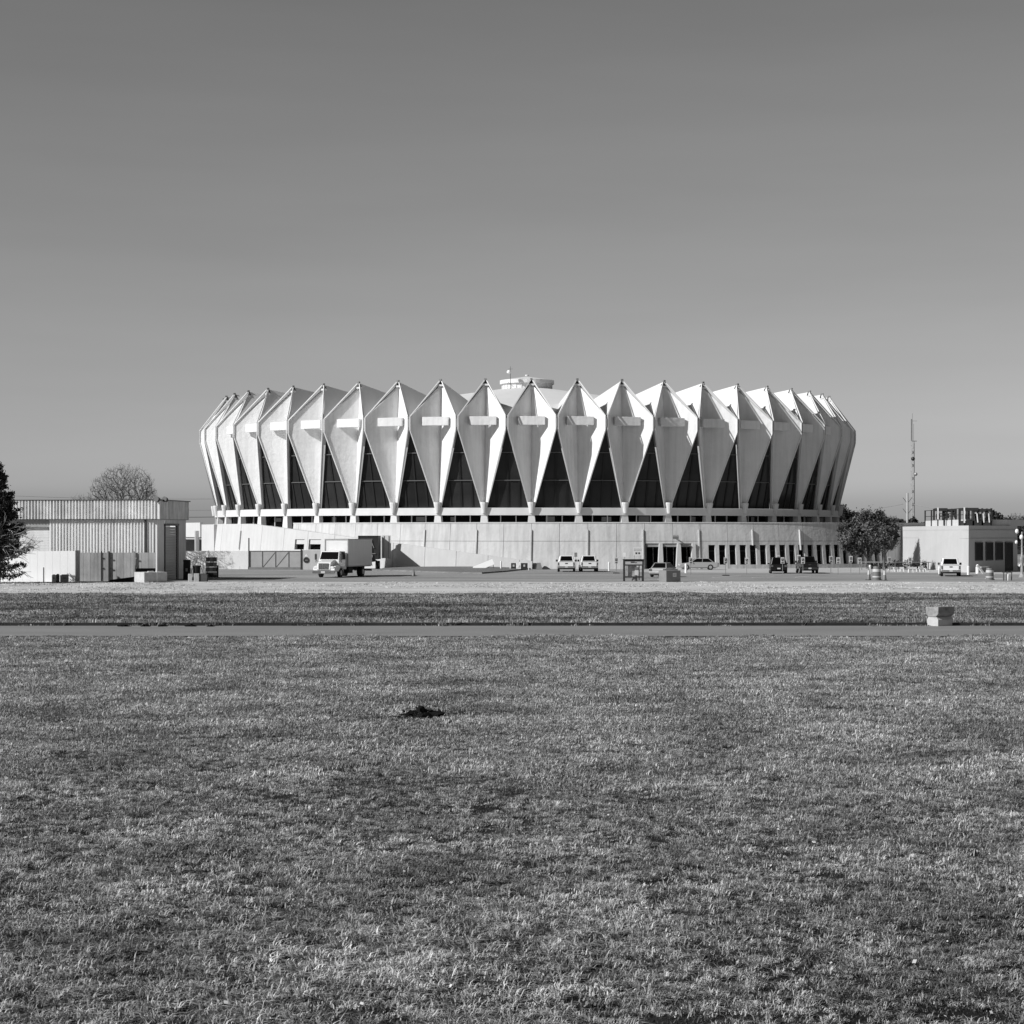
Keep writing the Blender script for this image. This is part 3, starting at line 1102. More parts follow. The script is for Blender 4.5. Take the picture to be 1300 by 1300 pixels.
def pane(geo, face, m0=0.08, m1=0.12, u0=None, u1=None, off=0.012, top=0.1):
    """glass set in one side of a cab"""
    a, b, c, d_ = [Vector(geo[i]) for i in face]
    ua = m0 if u0 is None else u0
    ub = 1 - m0 if u1 is None else u1
    P = lambda u, v: (a.lerp(b, u)).lerp(d_.lerp(c, u), v)
    q = [P(ua, m1), P(ub, m1), P(ub, 1 - top), P(ua, 1 - top)]
    nn = (q[1] - q[0]).cross(q[3] - q[0]).normalized()
    cen = sum((Vector(p) for p in geo), Vector()) / 8
    if nn.dot(q[0] - cen) < 0: nn = -nn
    o_ = [p + nn * off for p in q]
    i_ = [p - nn * 0.01 for p in q]
    return MB().add(o_ + i_, [(0, 1, 2, 3), (0, 4, 5, 1), (1, 5, 6, 2), (2, 6, 7, 3), (3, 7, 4, 0)])


def make_pickup(label, loc, rz, paint, group=None, cover=False):
    t_ = thing("pickup_truck", label, "pickup", loc, rz, group)
    b = MB()
    side = [(-2.78, .62), (-2.8, 1.14), (-0.55, 1.16), (1.25, 1.16), (2.45, 1.08), (2.78, .95), (2.8, .55), (2.4, .42), (-2.3, .48)]
    b.prism(side, 'x', -.97, .97)
    body = b.build("body", paint, t_, bevel=0.06)
    bed = MB().box((0, -1.68, 1.165), (1.62, 1.95, 0.02)).build("bed_liner", BLACK, t_)
    g = cab_geo(-.58, 1.35, -.36, .55, 1.84, 1.5, 1.13, 1.84)
    MB().add(g, CABF).build("cab", paint, t_, bevel=0.05)
    pane(g, CABF[2], .1, .14).build("rear_window", GLASSW, t_)
    pane(g, CABF[4], .08, .1).build("windshield", GLASSW, t_)
    pane(g, CABF[3], .1, .14).build("side_window", GLASSW, t_)
    pane(g, CABF[5], .1, .14).build("side_window", GLASSW, t_)
    MB().box((0, -2.9, .56), (1.9, .16, .22)).build("bumper", CHROME if paint is not BLACKP else DARK, t_, bevel=.03)
    MB().box((0, 2.86, .56), (1.9, .16, .24)).build("bumper", CHROME, t_, bevel=.03)
    MB().box((0, -.2, .42), (1.7, 4.6, .2)).build("chassis", BLACK, t_)
    tg = MB().box((0, -2.815, .89), (1.55, .03, .46)).build("tailgate", paint, t_, bevel=.012)
    MB().box((0, -2.84, .98), (.3, .03, .1)).build("handle", DARK, tg)
    MB().box((0, -2.99, .58), (.32, .02, .15)).build("licence_plate", REFL, t_)
    for s in (-1, 1):
        MB().box((s * .89, -2.8, .93), (.15, .08, .34)).build("tail_light", LAMPR, t_)
        MB().box((s * .8, 2.77, .88), (.3, .08, .18)).build("headlight", LAMPW, t_)
        MB().box((s * 1.1, .95, 1.25), (.22, .1, .24)).build("mirror", DARK, t_, bevel=.03)
        for y in (-1.75, 1.85):
            wheel(t_, s * .88, y, .38, .25)
    return t_


def make_car(name, label, cat, loc, rz, paint, L_=4.6, W_=1.8, H_=1.45, belt=.92, suv=False, group=None):
    t_ = thing(name, label, cat, loc, rz, group)
    h = L_ / 2
    if suv:
        side = [(-h, .5), (-h + .02, belt), (h * .42, belt), (h * .9, belt - .1), (h, belt - .3), (h, .45), (h * .9, .3), (-h * .9, .32)]
        g = cab_geo(-h + .03, h * .5, -h + .28, h * .16, W_ * .95, W_ * .74, belt - .03, H_)
    else:
        side = [(-h, .5), (-h + .04, belt - .02), (-h + .75, belt), (h * .42, belt), (h * .88, belt - .14), (h, belt - .32), (h, .4), (h * .9, .25), (-h * .92, .28)]
        g = cab_geo(-h + .45, h * .5, -h + 1.15, h * .12, W_ * .93, W_ * .68, belt - .03, H_)
    b = MB(); b.prism(side, 'x', -W_ / 2, W_ / 2)
    b.build("body", paint, t_, bevel=.09, bseg=3)
    MB().add(g, CABF).build("cabin", paint, t_, bevel=.05)
    pane(g, CABF[2], .08, .1).build("rear_window", GLASSW, t_)
    pane(g, CABF[4], .07, .08).build("windshield", GLASSW, t_)
    for f_ in (3, 5):
        a0, a1 = (.07, .5), (.53, .94)
        pane(g, CABF[f_], u0=a0[0], u1=a0[1]).build("side_window", GLASSW, t_)
        pane(g, CABF[f_], u0=a1[0], u1=a1[1]).build("side_window", GLASSW, t_)
    MB().box((0, -h - .03, .5), (W_ * .94, .14, .24)).build("bumper", paint, t_, bevel=.04)
    MB().box((0, h + .02, .45), (W_ * .94, .14, .26)).build("bumper", paint, t_, bevel=.04)
    MB().box((0, -h - .105, .56), (.34, .02, .14)).build("licence_plate", REFL, t_)
    MB().box((0, 0, .3), (W_ * .9, L_ * .86, .16)).build("underbody", BLACK, t_)
    for s in (-1, 1):
        MB().box((s * W_ * .4, -h - .005, belt - .17), (.26, .07, .2)).build("tail_light", LAMPR, t_)
        MB().box((s * W_ * .38, h - .02, belt - .28), (.34, .08, .15)).build("headlight", LAMPW, t_)
        MB().box((s * (W_ / 2 + .08), h * .36, belt + .05), (.2, .1, .14)).build("mirror", paint, t_, bevel=.02)
        for y in (-h * .6, h * .62):
            wheel(t_, s * (W_ / 2 - .1), y, .34, .22)
    return t_


x, d = G(719, 725.6)
pk1 = make_pickup("white pickup parked by the wall, the one beside the tall dark fin's left neighbour slab", (x, d, 0), R(-1.5), WHITEP, "white pickups at the wall")
pk1["label"] = "white pickup seen from behind, left one of the pair parked at the wall"
x, d = G(747, 725.6)
pk2 = dup(pk1, loc=(x, d, 0), rz=R(1.0), label="white pickup seen from behind, right one of the pair parked at the wall")
x, d = G(1206, 731.2)
make_pickup("white pickup parked against the sunlit blank side of the wing", (x, d, 0), R(-10), WHITEP)
x, d = G(844.5, 733.0)
make_car("parked_car", "light sedan seen from behind beside the grey concrete block", "car", (x, d + 2.0, 0), R(-20), SILVERP, 4.7, 1.82, 1.46)
x, d = G(887, 723.6)
make_car("parked_car", "pale sedan parked side-on in front of the glass entrance", "car", (x, d + .5, 0), R(88), SILVERP, 4.7, 1.8, 1.4)
x, d = G(991, 728.2)
make_car("parked_car", "black sport utility car seen from behind, nearer the entrance of the two", "car", (x, d + 2.2, 0), R(-5), BLACKP, 4.5, 1.85, 1.75, 1.0, True)
x, d = G(1028.5, 728.2)
make_pickup("black pickup seen from behind, parked beside the black sport utility car", (x, d + 2.4, 0), R(-2), BLACKP)


def make_box_truck():
    x_, d_ = G(420, 733.0)
    t_ = thing("box_truck", "white box truck with a long hood standing on the parking lot", "truck", (x_, d_, 0), R(164))
    # local: front at +y; the origin lies under the front axle
    def rz_box(mb, *a, **k): return mb.box(*a, **k)
    MB().box((0, -5.1, 2.44), (2.5, 7.0, 2.72)).build("cargo_box", mat("white_cargo_panel", 0.74, 0.45, 0.04, 1, streak=0.06), t_, bevel=.03)
    tr = MB()
    for z in (1.1, 3.78):
        for s in (-1, 1):
            tr.box((s * 1.255, -5.1, z), (.06, 7.02, .1))
        tr.box((0, -1.58, z), (2.5, .06, .1))
    for s in (-1, 1):
        tr.box((s * 1.22, -1.58, 2.44), (.1, .06, 2.6))
    tr.build("cargo_rail", GALV, t_)
    g = cab_geo(-1.5, .55, -1.45, .1, 2.15, 1.95, 1.75, 2.62)
    MB().box((0, -.48, 1.28), (2.2, 2.05, .98)).add(g, CABF).build("cab", WHITEP, t_, bevel=.06)
    pane(g, CABF[4], .05, .06, top=.1).build("windshield", GLASSW, t_)
    for f_ in (3, 5):
        pane(g, CABF[f_], u0=.12 if f_ == 3 else .3, u1=.7 if f_ == 3 else .88, m1=.06).build("side_window", GLASSW, t_)
    hp = [(.5, .72), (.5, 1.78), (1.0, 1.72), (1.75, 1.52), (1.95, 1.3), (1.98, .78)]
    hd_ = MB().prism(hp, 'x', -.72, .72).build("hood", WHITEP, t_, bevel=.08, bseg=3)
    for s in (-1, 1):
        fp = [(-.62, .6), (-.5, 1.0), (-.1, 1.22), (.6, 1.24), (1.55, 1.16), (1.9, .95), (1.95, .62), (.75, .62), (.45, 1.02), (-.35, 1.02), (-.55, .6)]
        MB().prism([(a, b) for a, b in fp], 'x', s * .7, s * 1.14).build("fender", WHITEP, t_, bevel=.03)
        MB().box((s * .88, 1.86, 1.02), (.36, .16, .24)).build("headlight", LAMPW, t_, bevel=.04)
        MB().bar((s * 1.12, .5, 1.6), (s * 1.35, .6, 1.7), .05).bar((s * 1.35, .6, 1.5), (s * 1.35, .6, 2.4), .05).box((s * 1.36, .6, 2.05), (.2, .1, .55)).build("mirror", DARK, t_)
        wheel(t_, s * 1.0, .08, .48, .28, GALV)
        for xx in (1.06, .76):
            wheel(t_, s * xx, -6.1, .48, .25, GALV)
    gl = MB()
    for i in range(7):
        gl.box((0, 1.99, .92 + i * .075), (1.0, .05, .035))
    for i in range(6):
        gl.box((-.45 + i * .18, 1.985, 1.14), (.03, .05, .52))
    gr_ = MB().box((0, 1.965, 1.14), (1.06, .05, .58)).build("grille", BLACK, t_)
    gl.build("grille_bar", CHROME, gr_)
    MB().box((0, 2.02, .58), (2.3, .22, .34)).build("bumper", CHROME, t_, bevel=.05)
    MB().box((0, 2.15, .56), (.42, .03, .2)).build("licence_plate", REFL, t_)
    MB().box((0, -4.4, .82), (.9, 8.2, .34)).box((0, -5.1, 1.04), (2.3, 6.8, .1)).box((.95, -2.4, .68), (.5, 1.2, .55)).box((-.95, -2.4, .68), (.5, 1.2, .55)).build("chassis", BLACK, t_)
    MB().box((0, -8.72, .62), (2.3, .2, .2)).build("rear_bumper", MIDM, t_)
    return t_


make_box_truck()


def make_trailer():
    d_ = 248.0
    x_ = XD(467.5, d_)
    t_ = thing("semi_trailer", "dark-fronted semi trailer backed to the ramp wall behind the box truck", "trailer", (x_, d_, 0), R(-1.0))
    MB().box((0, 1.9, 2.65), (2.45, 3.9, 2.9)).build("body", mat("black_trailer_panel", 0.02, 0.6, 0.3, 2), t_, bevel=.03)
    MB().box((0, -.07, 4.06), (2.5, .08, .1)).box((-1.2, -.07, 2.65), (.08, .08, 2.9)).box((1.2, -.07, 2.65), (.08, .08, 2.9)).build("end_frame", DARK, t_)
    eq = MB()
    eq.bar((.35, -.12, 1.4), (.35, -.12, 3.6), .12).bar((.35, -.12, 3.5), (.7, -.12, 2.6), .07).bar((.1, -.12, 1.9), (.9, -.12, 1.9), .07).box((.4, -.14, 1.6), (.3, .1, .3))
    eq.build("coupling_gear", GALV, t_)
    dd = MB().box((1.9, 4.0, 2.72), (1.16, .1, 2.85)).build("open_door", STEELW, t_)
    lk = MB()
    for xx in (1.6, 2.2):
        lk.bar((xx, 3.92, 1.35), (xx, 3.92, 4.1), .05)
    lk.build("lock_rod", MIDM, dd)
    MB().box((0, 1.9, 1.05), (1.2, 3.8, .3)).box((.95, .4, .55), (.2, .2, 1.1)).box((-.95, .4, .55), (.2, .2, 1.1)).build("chassis", BLACK, t_)
    for s in (-1, 1):
        for y in (2.2, 3.3):
            wheel(t_, s * 1.0, y, .5, .3)
    return t_


make_trailer()

# ------------------------------------------------------------------ signs
SIGNG = "accessible parking signs on the lot"


def make_sign(label, px, ptop, pbase, wpx=7.5, hpx=8, base=False):
    x_, d_ = G(px, pbase)
    top = ZD(ptop, d_)
    w = 0.40; h = hpx * d_ / F
    t_ = thing("parking_sign", label, "sign", (x_, d_, 0), R(random.uniform(-6, 6)), SIGNG)
    MB().bar((0, 0, 0), (0, 0, top), .055).build("post", MIDM, t_)
    p_ = MB().box((0, -.06, top - h / 2), (w, .03, h)).build("panel", REFL, t_)
    s_ = MB()
    cz = top - h * .38
    s_.box((0, -.085, cz), (w * .62, .012, h * .4))
    s_.box((0, -.085, top - h * .8), (w * .6, .012, .06)).box((0, -.085, top - h * .9), (w * .5, .012, .04))
    sq = s_.build("symbol_square", DARK, p_)
    # wheelchair mark in white on the dark square, folded into the same sign
    wm = MB()
    for i in range(14):
        a0, a1 = PI * (0.75 + 1.4 * i / 14), PI * (0.75 + 1.4 * (i + 1) / 14)
        wm.bar((math.cos(a0) * .1 - .02, -.095, cz - .05 + math.sin(a0) * .1), (math.cos(a1) * .1 - .02, -.095, cz - .05 + math.sin(a1) * .1), .03, .01)
    wm.bar((-.02, -.095, cz + .1), (-.02, -.095, cz - .02), .035, .01).bar((-.02, -.095, cz - .02), (.09, -.095, cz - .02), .03, .01).bar((.09, -.095, cz - .02), (.13, -.095, cz - .13), .03, .01)
    wm.cyl((-.02, -.09, cz + .15), (-.02, -.1, cz + .15), .035, .035, 8)
    wm.build("wheelchair_symbol", REFL, p_)
    if base:
        MB().box((0, 0, .05), (.7, .7, .1)).build("foot", DARK, t_)
    return t_


for lab, px, a, b, bs in (
        ("white parking sign in front of the blank wall right of the pickups", 782.4, 707.5, 728.0, 1),
        ("white parking sign between the light sedan and the pale side-on sedan", 877.0, 707.5, 730.0, 0),
        ("white parking sign on a weighted foot in front of the first tall window", 921.3, 707.5, 731.0, 1),
        ("white parking sign left of the black sport utility car", 948.0, 708, 729.5, 0),
        ("small white parking sign showing above the black sport utility car", 988, 705, 722.5, 0),
        ("white parking sign standing before the black sport utility car", 993.4, 707.5, 730.5, 0),
        ("small white parking sign between the two black vehicles, farther from the lot", 1014, 704.5, 726, 0),
        ("white parking sign between the two black vehicles, nearer the lot", 1019.3, 707.5, 731, 0),
        ("white parking sign right of the black pickup, first of four in a row", 1054.8, 705.8, 727.6, 0),
        ("lower white parking sign, second of four right of the black pickup", 1064.0, 707.6, 729.6, 0),
        ("white parking sign under the tree's left branches, third of four", 1080.2, 705.8, 727.4, 0),
        ("white parking sign left of the tree trunk, last of four in a row", 1091.2, 707.8, 729.6, 0),
        ("white parking sign under the tree's right branches", 1128.8, 707, 727, 0),
        ("white parking sign in front of the tree shadow on the wing", 1155.2, 707.2, 727, 0)):
    make_sign(lab, px, a, b, base=bool(bs))

# notice on the wall and small signs near the kiosk
x, d = XD(809.5, 246.5), 246.5
ns = thing("wall_notice", "pale notice board with two dark marks, on two posts behind the kiosk", "notice board", (x, d, 0))
for s in (-1, 1):
    MB().bar((s * .4, .06, 0), (s * .4, .06, 2.7), .06).build("post", GALV, ns)
pn = MB().box((0, 0, 2.2), (1.05, .05, 1.0)).build("panel", mat("pale_grey_board", 0.62, 0.6), ns)
mk = MB()
for s in (-1, 1):
    mk.box((s * .17, -.04, 1.98), (.2, .02, .2))
for i in range(6):
    for j in range(2):
        mk.box((-.4 + i * .16, -.04, 2.3 + j * .18), (.07, .015, .05))
mk.build("printed_mark", DARK, pn)
for px, py, z in ((731.0, 704, 1.5), (792.5, 704, 1.8)):
    x_, d_ = G(px, 724.5)
    t_ = thing("small_sign", "small square sign on a thin post " + ("just right of the left white pickup" if px < 760 else "left of the kiosk"), "sign", (x_, d_, 0))
    top = ZD(701.5, d_)
    MB().bar((0, 0, 0), (0, 0, top), .06).build("post", GALV, t_)
    MB().box((0, -.05, top - .25), (.34, .03, .5)).build("panel", STEELW if px > 760 else MIDM, t_)

# ------------------------------------------------------------------ kiosk
x, d = G(804.5, 738.0)
ks = thing("information_kiosk", "dark framed glass kiosk with a pale header board on the lot edge", "kiosk", (x, d, 0))
h = ZD(710.8, d)
fr = MB()
for xx in (-.86, .86):
    for yy in (0, .7):
        fr.box((xx, yy, h / 2), (.15, .12, h))
for z in (h - .06, h * .76, h * .20):
    fr.box((0, 0, z), (1.6, .1, .12))
    fr.box((0, .7, z), (1.6, .1, .12))
fr.box((.5, .02, h * .4), (.1, .08, h * .7))
fr.build("frame", DARK, ks)
hb = MB().box((0, -.02, h * .88), (1.55, .06, .36)).build("header_board", mat("grey_header_board", 0.4, 0.6), ks)
MB().box((-.1, -.055, h * .89), (.35, .012, .1)).box((.2, -.055, h * .87), (.18, .012, .06)).build("printed_mark", DARK, hb)
pg = MB().box((-.22, .3, h * .49), (1.0, .05, h * .5)).build("poster_board", mat("kiosk_poster", 0.36, 0.5, 0.55, 3.0), ks)
MB().box((.3, .25, h * .47), (.36, .04, h * .38)).build("notice_sheet", mat("pale_notice_sheet", 0.6, 0.5), ks)
MB().box((0, .35, h + .03), (1.95, 1.0, .07)).build("roof", DARK, ks)
MB().lathe([(0.02, 0), (.26, .02), (.24, .55), (.02, .6)], (.1, .3, 0), 12).build("waste_drum", MIDM, ks)

# grey concrete block with a pasted notice
x, d = G(855, 739.0)
gb = thing("concrete_block", "grey square concrete block with a pale pasted notice beside the light sedan", "concrete block", (x, d, 0), R(33))
hh = ZD(724.2, d)
MB().box((0, .55, hh / 2), (1.62, 1.1, hh)).build("body", mat("plain_grey_block", 0.20, 0.9, 0.15, 2), gb, bevel=.02)
nt = MB().box((.12, -.012, hh * .62), (.4, .02, .34)).build("notice_sheet", mat("pale_notice_sheet", 0.6), gb)
MB().box((.12, -.027, hh * .68), (.3, .01, .04)).box((.1, -.027, hh * .58), (.24, .01, .04)).build("printed_line", MIDM, nt)

# ------------------------------------------------------------------ cones, drums, posts
def cone_mb(h=.72, r=.15):
    return MB().lathe([(.0, h), (.035, h), (r, .05), (r, .03)], n=14)


def make_cone(label, px, py, h, group="traffic cones"):
    x_, d_ = G(px, py)
    t_ = thing("traffic_cone", label, "traffic cone", (x_, d_, 0), random.uniform(0, 1), group)
    MB().lathe([(.001, h), (.05, h), (.19, .05)], n=14).build("cone", ORANGE, t_, smooth=True)
    MB().lathe([(.088, h * .74), (.135, h * .42)], n=14).build("band", REFL, t_, smooth=True)
    MB().box((0, 0, .025), (.46, .46, .05)).build("foot", BLACK, t_)
    return t_


make_cone("tall pale traffic cone left of the striped drum by the tree", 1103, 736.4, 1.25)
make_cone("tall pale traffic cone right of the striped drum by the tree", 1123, 737.0, 1.25)
make_cone("pale traffic cone standing alone on the lot near the grass island", 525, 731.6, .75)


def make_drum(label, px, py, h=1.15, r=.36):
    x_, d_ = G(px, py)
    t_ = thing("traffic_drum", label, "traffic drum", (x_, d_, 0), 0, "striped traffic drums")
    MB().lathe([(.001, 0), (r + .08, 0), (r + .08, .1), (r, .1), (r * .97, h * .5), (r * .85, h - .05), (r * .8, h), (.001, h)], n=24).build("barrel", ORANGE, t_)
    for z in (.22, .62):
        k = r * (1 - .1 * z)
        MB().lathe([(k + .012, h * z), (k - .01, h * (z + .2))], n=24).build("stripe", REFL, t_)
    MB().box((0, 0, h + .06), (.28, .06, .12)).build("handle", DARK, t_)


make_drum("striped traffic drum between two tall cones near the tree", 1113, 736.8, 1.3, .40)
make_drum("striped traffic drum right of the white pickup at the wing", 1256.5, 736.5, 1.15, .38)


def make_barricade(label, px, py, s=1.0):
    x_, d_ = G(px, py)
    t_ = thing("folding_barricade", label, "barricade", (x_, d_, 0), R(random.uniform(-20, 20)), "white barricades under the tree")
    for y in (-.22, .22):
        f_ = MB()
        f_.bar((-.3 * s, y, 0), (-.26 * s, y * .2, .8 * s), .07).bar((.3 * s, y, 0), (.26 * s, y * .2, .8 * s), .07)
        f_.build("leg_frame", WHITEM, t_)
    MB().box((0, -.14, .62 * s), (.72 * s, .03, .28)).build("board", REFL, t_)


for i, (px, py, s, lab) in enumerate(((1129.5, 725.4, .55, "small white barricade nearest the tree trunk"), (1137, 726, 1, "white barricade second from the tree trunk"), (1144.8, 726, 1, "white barricade under the right edge of the tree"),
                                      (1156, 727, 1.2, "largest white barricade, below the sign before the wing"), (1161, 726, 1, "white barricade just right of the largest one"), (1169, 726, 1.1, "white barricade below the tree shadow"), (1176, 726, .6, "smallest white barricade at the row's right end"))):
    make_barricade(lab, px, py, s * .68)
gt = thing("low_guard_rail", "long low grey guard rail behind the white barricades", "guard rail", (*G(1150, 723.5), 0))
MB().bar((-5.5, 0, .95), (5, 0, .9), .06, .1).build("rail", GALV, gt)
for i in range(6):
    MB().bar((-5.3 + i * 2, 0, 0), (-5.3 + i * 2, 0, .95), .09).build("post", MIDM, gt)
hg = thing("hedge", "low dark clipped hedge behind the white barricades", "hedge", (*G(1152, 722.6), 0))


def bollard(label, px, py, top, r=.11):
    x_, d_ = G(px, py)
    h_ = ZD(top, d_)
    o_ = MB().lathe([(.001, 0), (r, 0), (r, h_ - .05), (r * .6, h_), (.001, h_ + .01)], n=14).build("bollard", WHITEM)
    o_.location = (x_, d_, 0)
    tag(o_, label, "bollard", "white bollards")


bollard("white bollard right of the pair of white pickups", 773.2, 725.0, 713.4)
bollard("white bollard in front of the pale side-on sedan", 870.8, 727.5, 715.5, .14)
bollard("white bollard behind the left tall cone near the tree", 1104.5, 728.4, 717.2, .13)
bollard("white bollard at the wing's bright corner", 1229.3, 729.8, 718.5, .14)
bollard("wide white bollard left of the pickup at the wing", 1193.5, 728.8, 718.6, .18)
bollard("white post beside the meter boxes at the ramp's end", 636, 724.2, 712.2, .1)
bollard("thick pale post right of the wing's bright corner", 1241, 728.3, 719, .2)

# barricade scraps and sawhorse at the right edge
x, d = G(1278.5, 737.0)
sh = thing("sawhorse", "small dark sawhorse with a pale board on the lot by the right edge", "sawhorse", (x, d, 0), R(8))
for xx in (-.42, -.1, .35):
    MB().bar((xx, -.2, 0), (xx + .1, 0, .85), .09).build("leg", DARK, sh)
MB().bar((-.05, -.25, 0), (.0, -.25, .62), .18, .05).build("board", WHITEM, sh)
MB().bar((-.5, 0, .8), (.5, 0, .78), .1).build("beam", DARK, sh)
x, d = G(1247.5, 729.0)
bt = thing("timber_baulk", "pale timber baulk leaning behind the right striped drum", "timber", (x, d, 0), R(20))
MB().bar((-.7, 0, 1.0), (.1, .0, .1), .25, .2).build("beam", WHITEM, bt)
MB().bar((-.1, .2, .75), (1.0, .3, .8), .18, .12).build("board", RAMPC, bt)
x, d = G(1262, 736)
MBo = MB().box((0, 0, .08), (1.6, .5, .12)).bar((-.5, 0, .1), (.1, .1, .55), .06)
o = MBo.build("loose_plank", CONC); o.location = (x, d, 0)
tag(o, "pale loose plank lying right of the striped drum near the wing", "plank")

# white lamp-post figure at the right edge
x, d = G(1297.5, 733)
lp = thing("ornamental_post", "white ornamental post with round globes at the photo's right edge", "lamp post", (x, d, 0))
pz = ZD(676, d)
MB().lathe([(.001, 0), (.34, 0), (.3, .2), (.16, .3), (.14, 1.2), (.2, 1.9), (.1, 2.2), (.08, pz), (.001, pz + .1)], n=14).build("post", mat("weathered_white_paint", 0.3, 0.7, 0.6, 3), lp)
for xx, py, r in ((-.5, 674.5, .19), (-.56, 688.3, .15), (-.05, 682, .2), (-.24, 718.0, .1)):
    z = ZD(py, d)
    ball = MB().lathe([(.001 + math.sin(PI * i / 8) * r, -math.cos(PI * i / 8) * r * 1.3) for i in range(9)], (xx, 0, z), 12).build("globe", WHITEM, lp, smooth=True)
    MB().bar((xx, 0, z - .1), (0, 0, z - .25), .07).build("bracket", DARK, ball)

# ------------------------------------------------------------------ small things at the foot of the ramp
x, d = G(615.5, 724.4)
wb = thing("leaning_board", "long white board propped up on a thin strut at the ramp's foot", "board", (x, d, 0))
MB().bar((-1.3, 0, .12), (1.0, .1, 1.05), .7, .07, up=(0, -1, .3)).build("board", WHITEM, wb)
MB().bar((1.0, .3, 0), (1.0, .1, 1.0), .07).bar((.3, .4, 0), (.5, .1, .8), .06).build("strut", MIDM, wb)
for px, lab, w in ((652, "dark meter cabinet by the white post at the ramp's end", .75), (665.5, "wider dark meter cabinet next to the tall wall fin", 1.0)):
    x, d = G(px, 723.8)
    mc = thing("meter_cabinet", lab, "cabinet", (x, d - .5, 0), 0, "meter cabinets at the ramp's end")
    MB().box((0, 0, .45), (w * .8, .5, .8)).build("case", DARK, mc, bevel=.02)
    MB().box((-w * .55, -.1, .5), (.14, .3, 1.0)).box((w * .5, -.1, .45), (.1, .3, .9)).build("end_panel", WHITEM, mc)
    MB().box((0, -.27, .55), (.22, .03, .25)).build("dial", REFL, mc)
x, d = G(658.5, 723.8)
gv = MB().box((0, 0, .42), (.5, .4, .84)).box((0, -.22, .5), (.18, .04, .2)).build("junction_box", WHITEM)
gv.location = (x, d - .6, 0)
tag(gv, "white junction box between the two dark meter cabinets", "junction box")
x, d = G(684, 722.9)
ab = thing("sandwich_board", "grey sandwich board standing left of the white pickups", "sign", (x, d - .6, 0), R(8))
for s in (-1, 1):
    q = [(-.38, s * .4, 0), (.38, s * .4, 0), (.2, s * .04, .82), (-.2, s * .04, .82)]
    q2 = [(a, b + .03 * s, c) for a, b, c in q]
    MB().add(q + q2, [(0, 1, 2, 3), (7, 6, 5, 4), (0, 4, 5, 1), (1, 5, 6, 2), (2, 6, 7, 3), (3, 7, 4, 0)]).build("board", MIDM, ab)
MB().bar((-.3, 0, .3), (.3, 0, .3), .05).build("brace", MIDM, ab)
o = MB().add([(-.6, 0, 0), (.75, 0, 0), (.2, .2, .0), (-.1, .05, .42), (.15, .1, .38)], [(0, 1, 4, 3), (0, 3, 2), (1, 2, 4), (2, 3, 4), (0, 2, 1)]).build("board_shadow", DARK)
x, d = G(692, 722.8); o.location = (x, d - .5, 0)  # dark wedge standing in for the sandwich board's shadow
tag(o, "small dark wedge put in as the shadow right of the sandwich board", "board_shadow")

# ------------------------------------------------------------------ fence, gate and emblem left of the truck
df = F * EYE / (723.0 - YH)
xa, xb = XD(316, df), XD(383, df)
zf = ZD(699.5, df)
cf = thing("chain_link_fence", "grey screened chain-link fence between the tall pole and the round emblem", "fence", (xa, df, 0))
wf = xb - xa
MB().box((wf / 2, .03, zf * .55), (wf, .015, zf * .9)).build("mesh_screen", mat("grey_fence_screen", 0.42, 0.8, 0.12, 1.0), cf)
fr = MB()
for i in range(5):
    fr.bar((wf * i / 4, 0, 0), (wf * i / 4, 0, zf), .06)
fr.bar((0, 0, zf), (wf, 0, zf), .06).bar((0, 0, .12), (wf, 0, .12), .06)
fr.bar((wf * .25, 0, .2), (wf * .5, 0, zf - .1), .03).bar((wf * .5, 0, .2), (wf * .75, 0, zf - .1), .03)
fr.build("frame", MIDM, cf)
MB().box((wf * .5, -.05, .14), (wf, .08, .28)).build("bottom_board", MIDM, cf)
MB().bar((0, 0, 0), (0, -.0, ZD(683, df)), .14).build("tall_pole", DARK, cf)
xw = XD(231, df + 2); xw2 = XD(315, df + 2)
pf = thing("white_fence", "plain white panel fence left of the tall dark pole", "fence", (xw, df + 2, 0))
nn = 8
for i in range(nn):
    w = (xw2 - xw) / nn
    MB().box((w * (i + .5), 0, zf * .5), (w - .03, .06, zf * .99)).build("fence_panel", mat("white_fence_sheet", 0.86, 0.6, 0.04, 1.0), pf)
g2 = df - 1
eg = thing("emblem_gate", "pale sheet gate carrying a round dark emblem beside the box truck", "gate", (XD(395, g2), g2, 0))
zg = ZD(698.3, g2)
w = XD(407, g2) - XD(383, g2)
MB().box((0, 0, zg / 2), (w, .06, zg)).build("gate_panel", mat("pale_gate_sheet", 0.56, 0.7, 0.05, 1, streak=.1), eg)
MB().bar((-w / 2 - .05, -.02, 0), (-w / 2 - .05, -.02, zg + .1), .16).build("gate_post", DARK, eg)
ez = ZD(711.0, g2); ex = XD(389, g2) - XD(395, g2)
em = MB().cyl((ex, -.05, ez), (ex, -.07, ez), .36, .36, 24).build("emblem_disc", DARK, eg)
e2 = MB()
for i in range(24):
    a0, a1 = 2 * PI * i / 24, 2 * PI * (i + 1) / 24
    e2.bar((ex + math.cos(a0) * .3, -.08, ez + math.sin(a0) * .3), (ex + math.cos(a1) * .3, -.08, ez + math.sin(a1) * .3), .05, .012)
e2.box((ex, -.08, ez - .02), (.34, .012, .1))
e2.build("emblem_ring", MIDM, em)
MB().add([(ex, -.04, ez + .78), (ex - .22, -.04, ez + .42), (ex + .22, -.04, ez + .42), (ex, -.05, ez + .6)], [(0, 1, 3), (0, 3, 2), (1, 2, 3)]).build("emblem_crest", WHITEM, em)
x, d = G(377, 722.6)
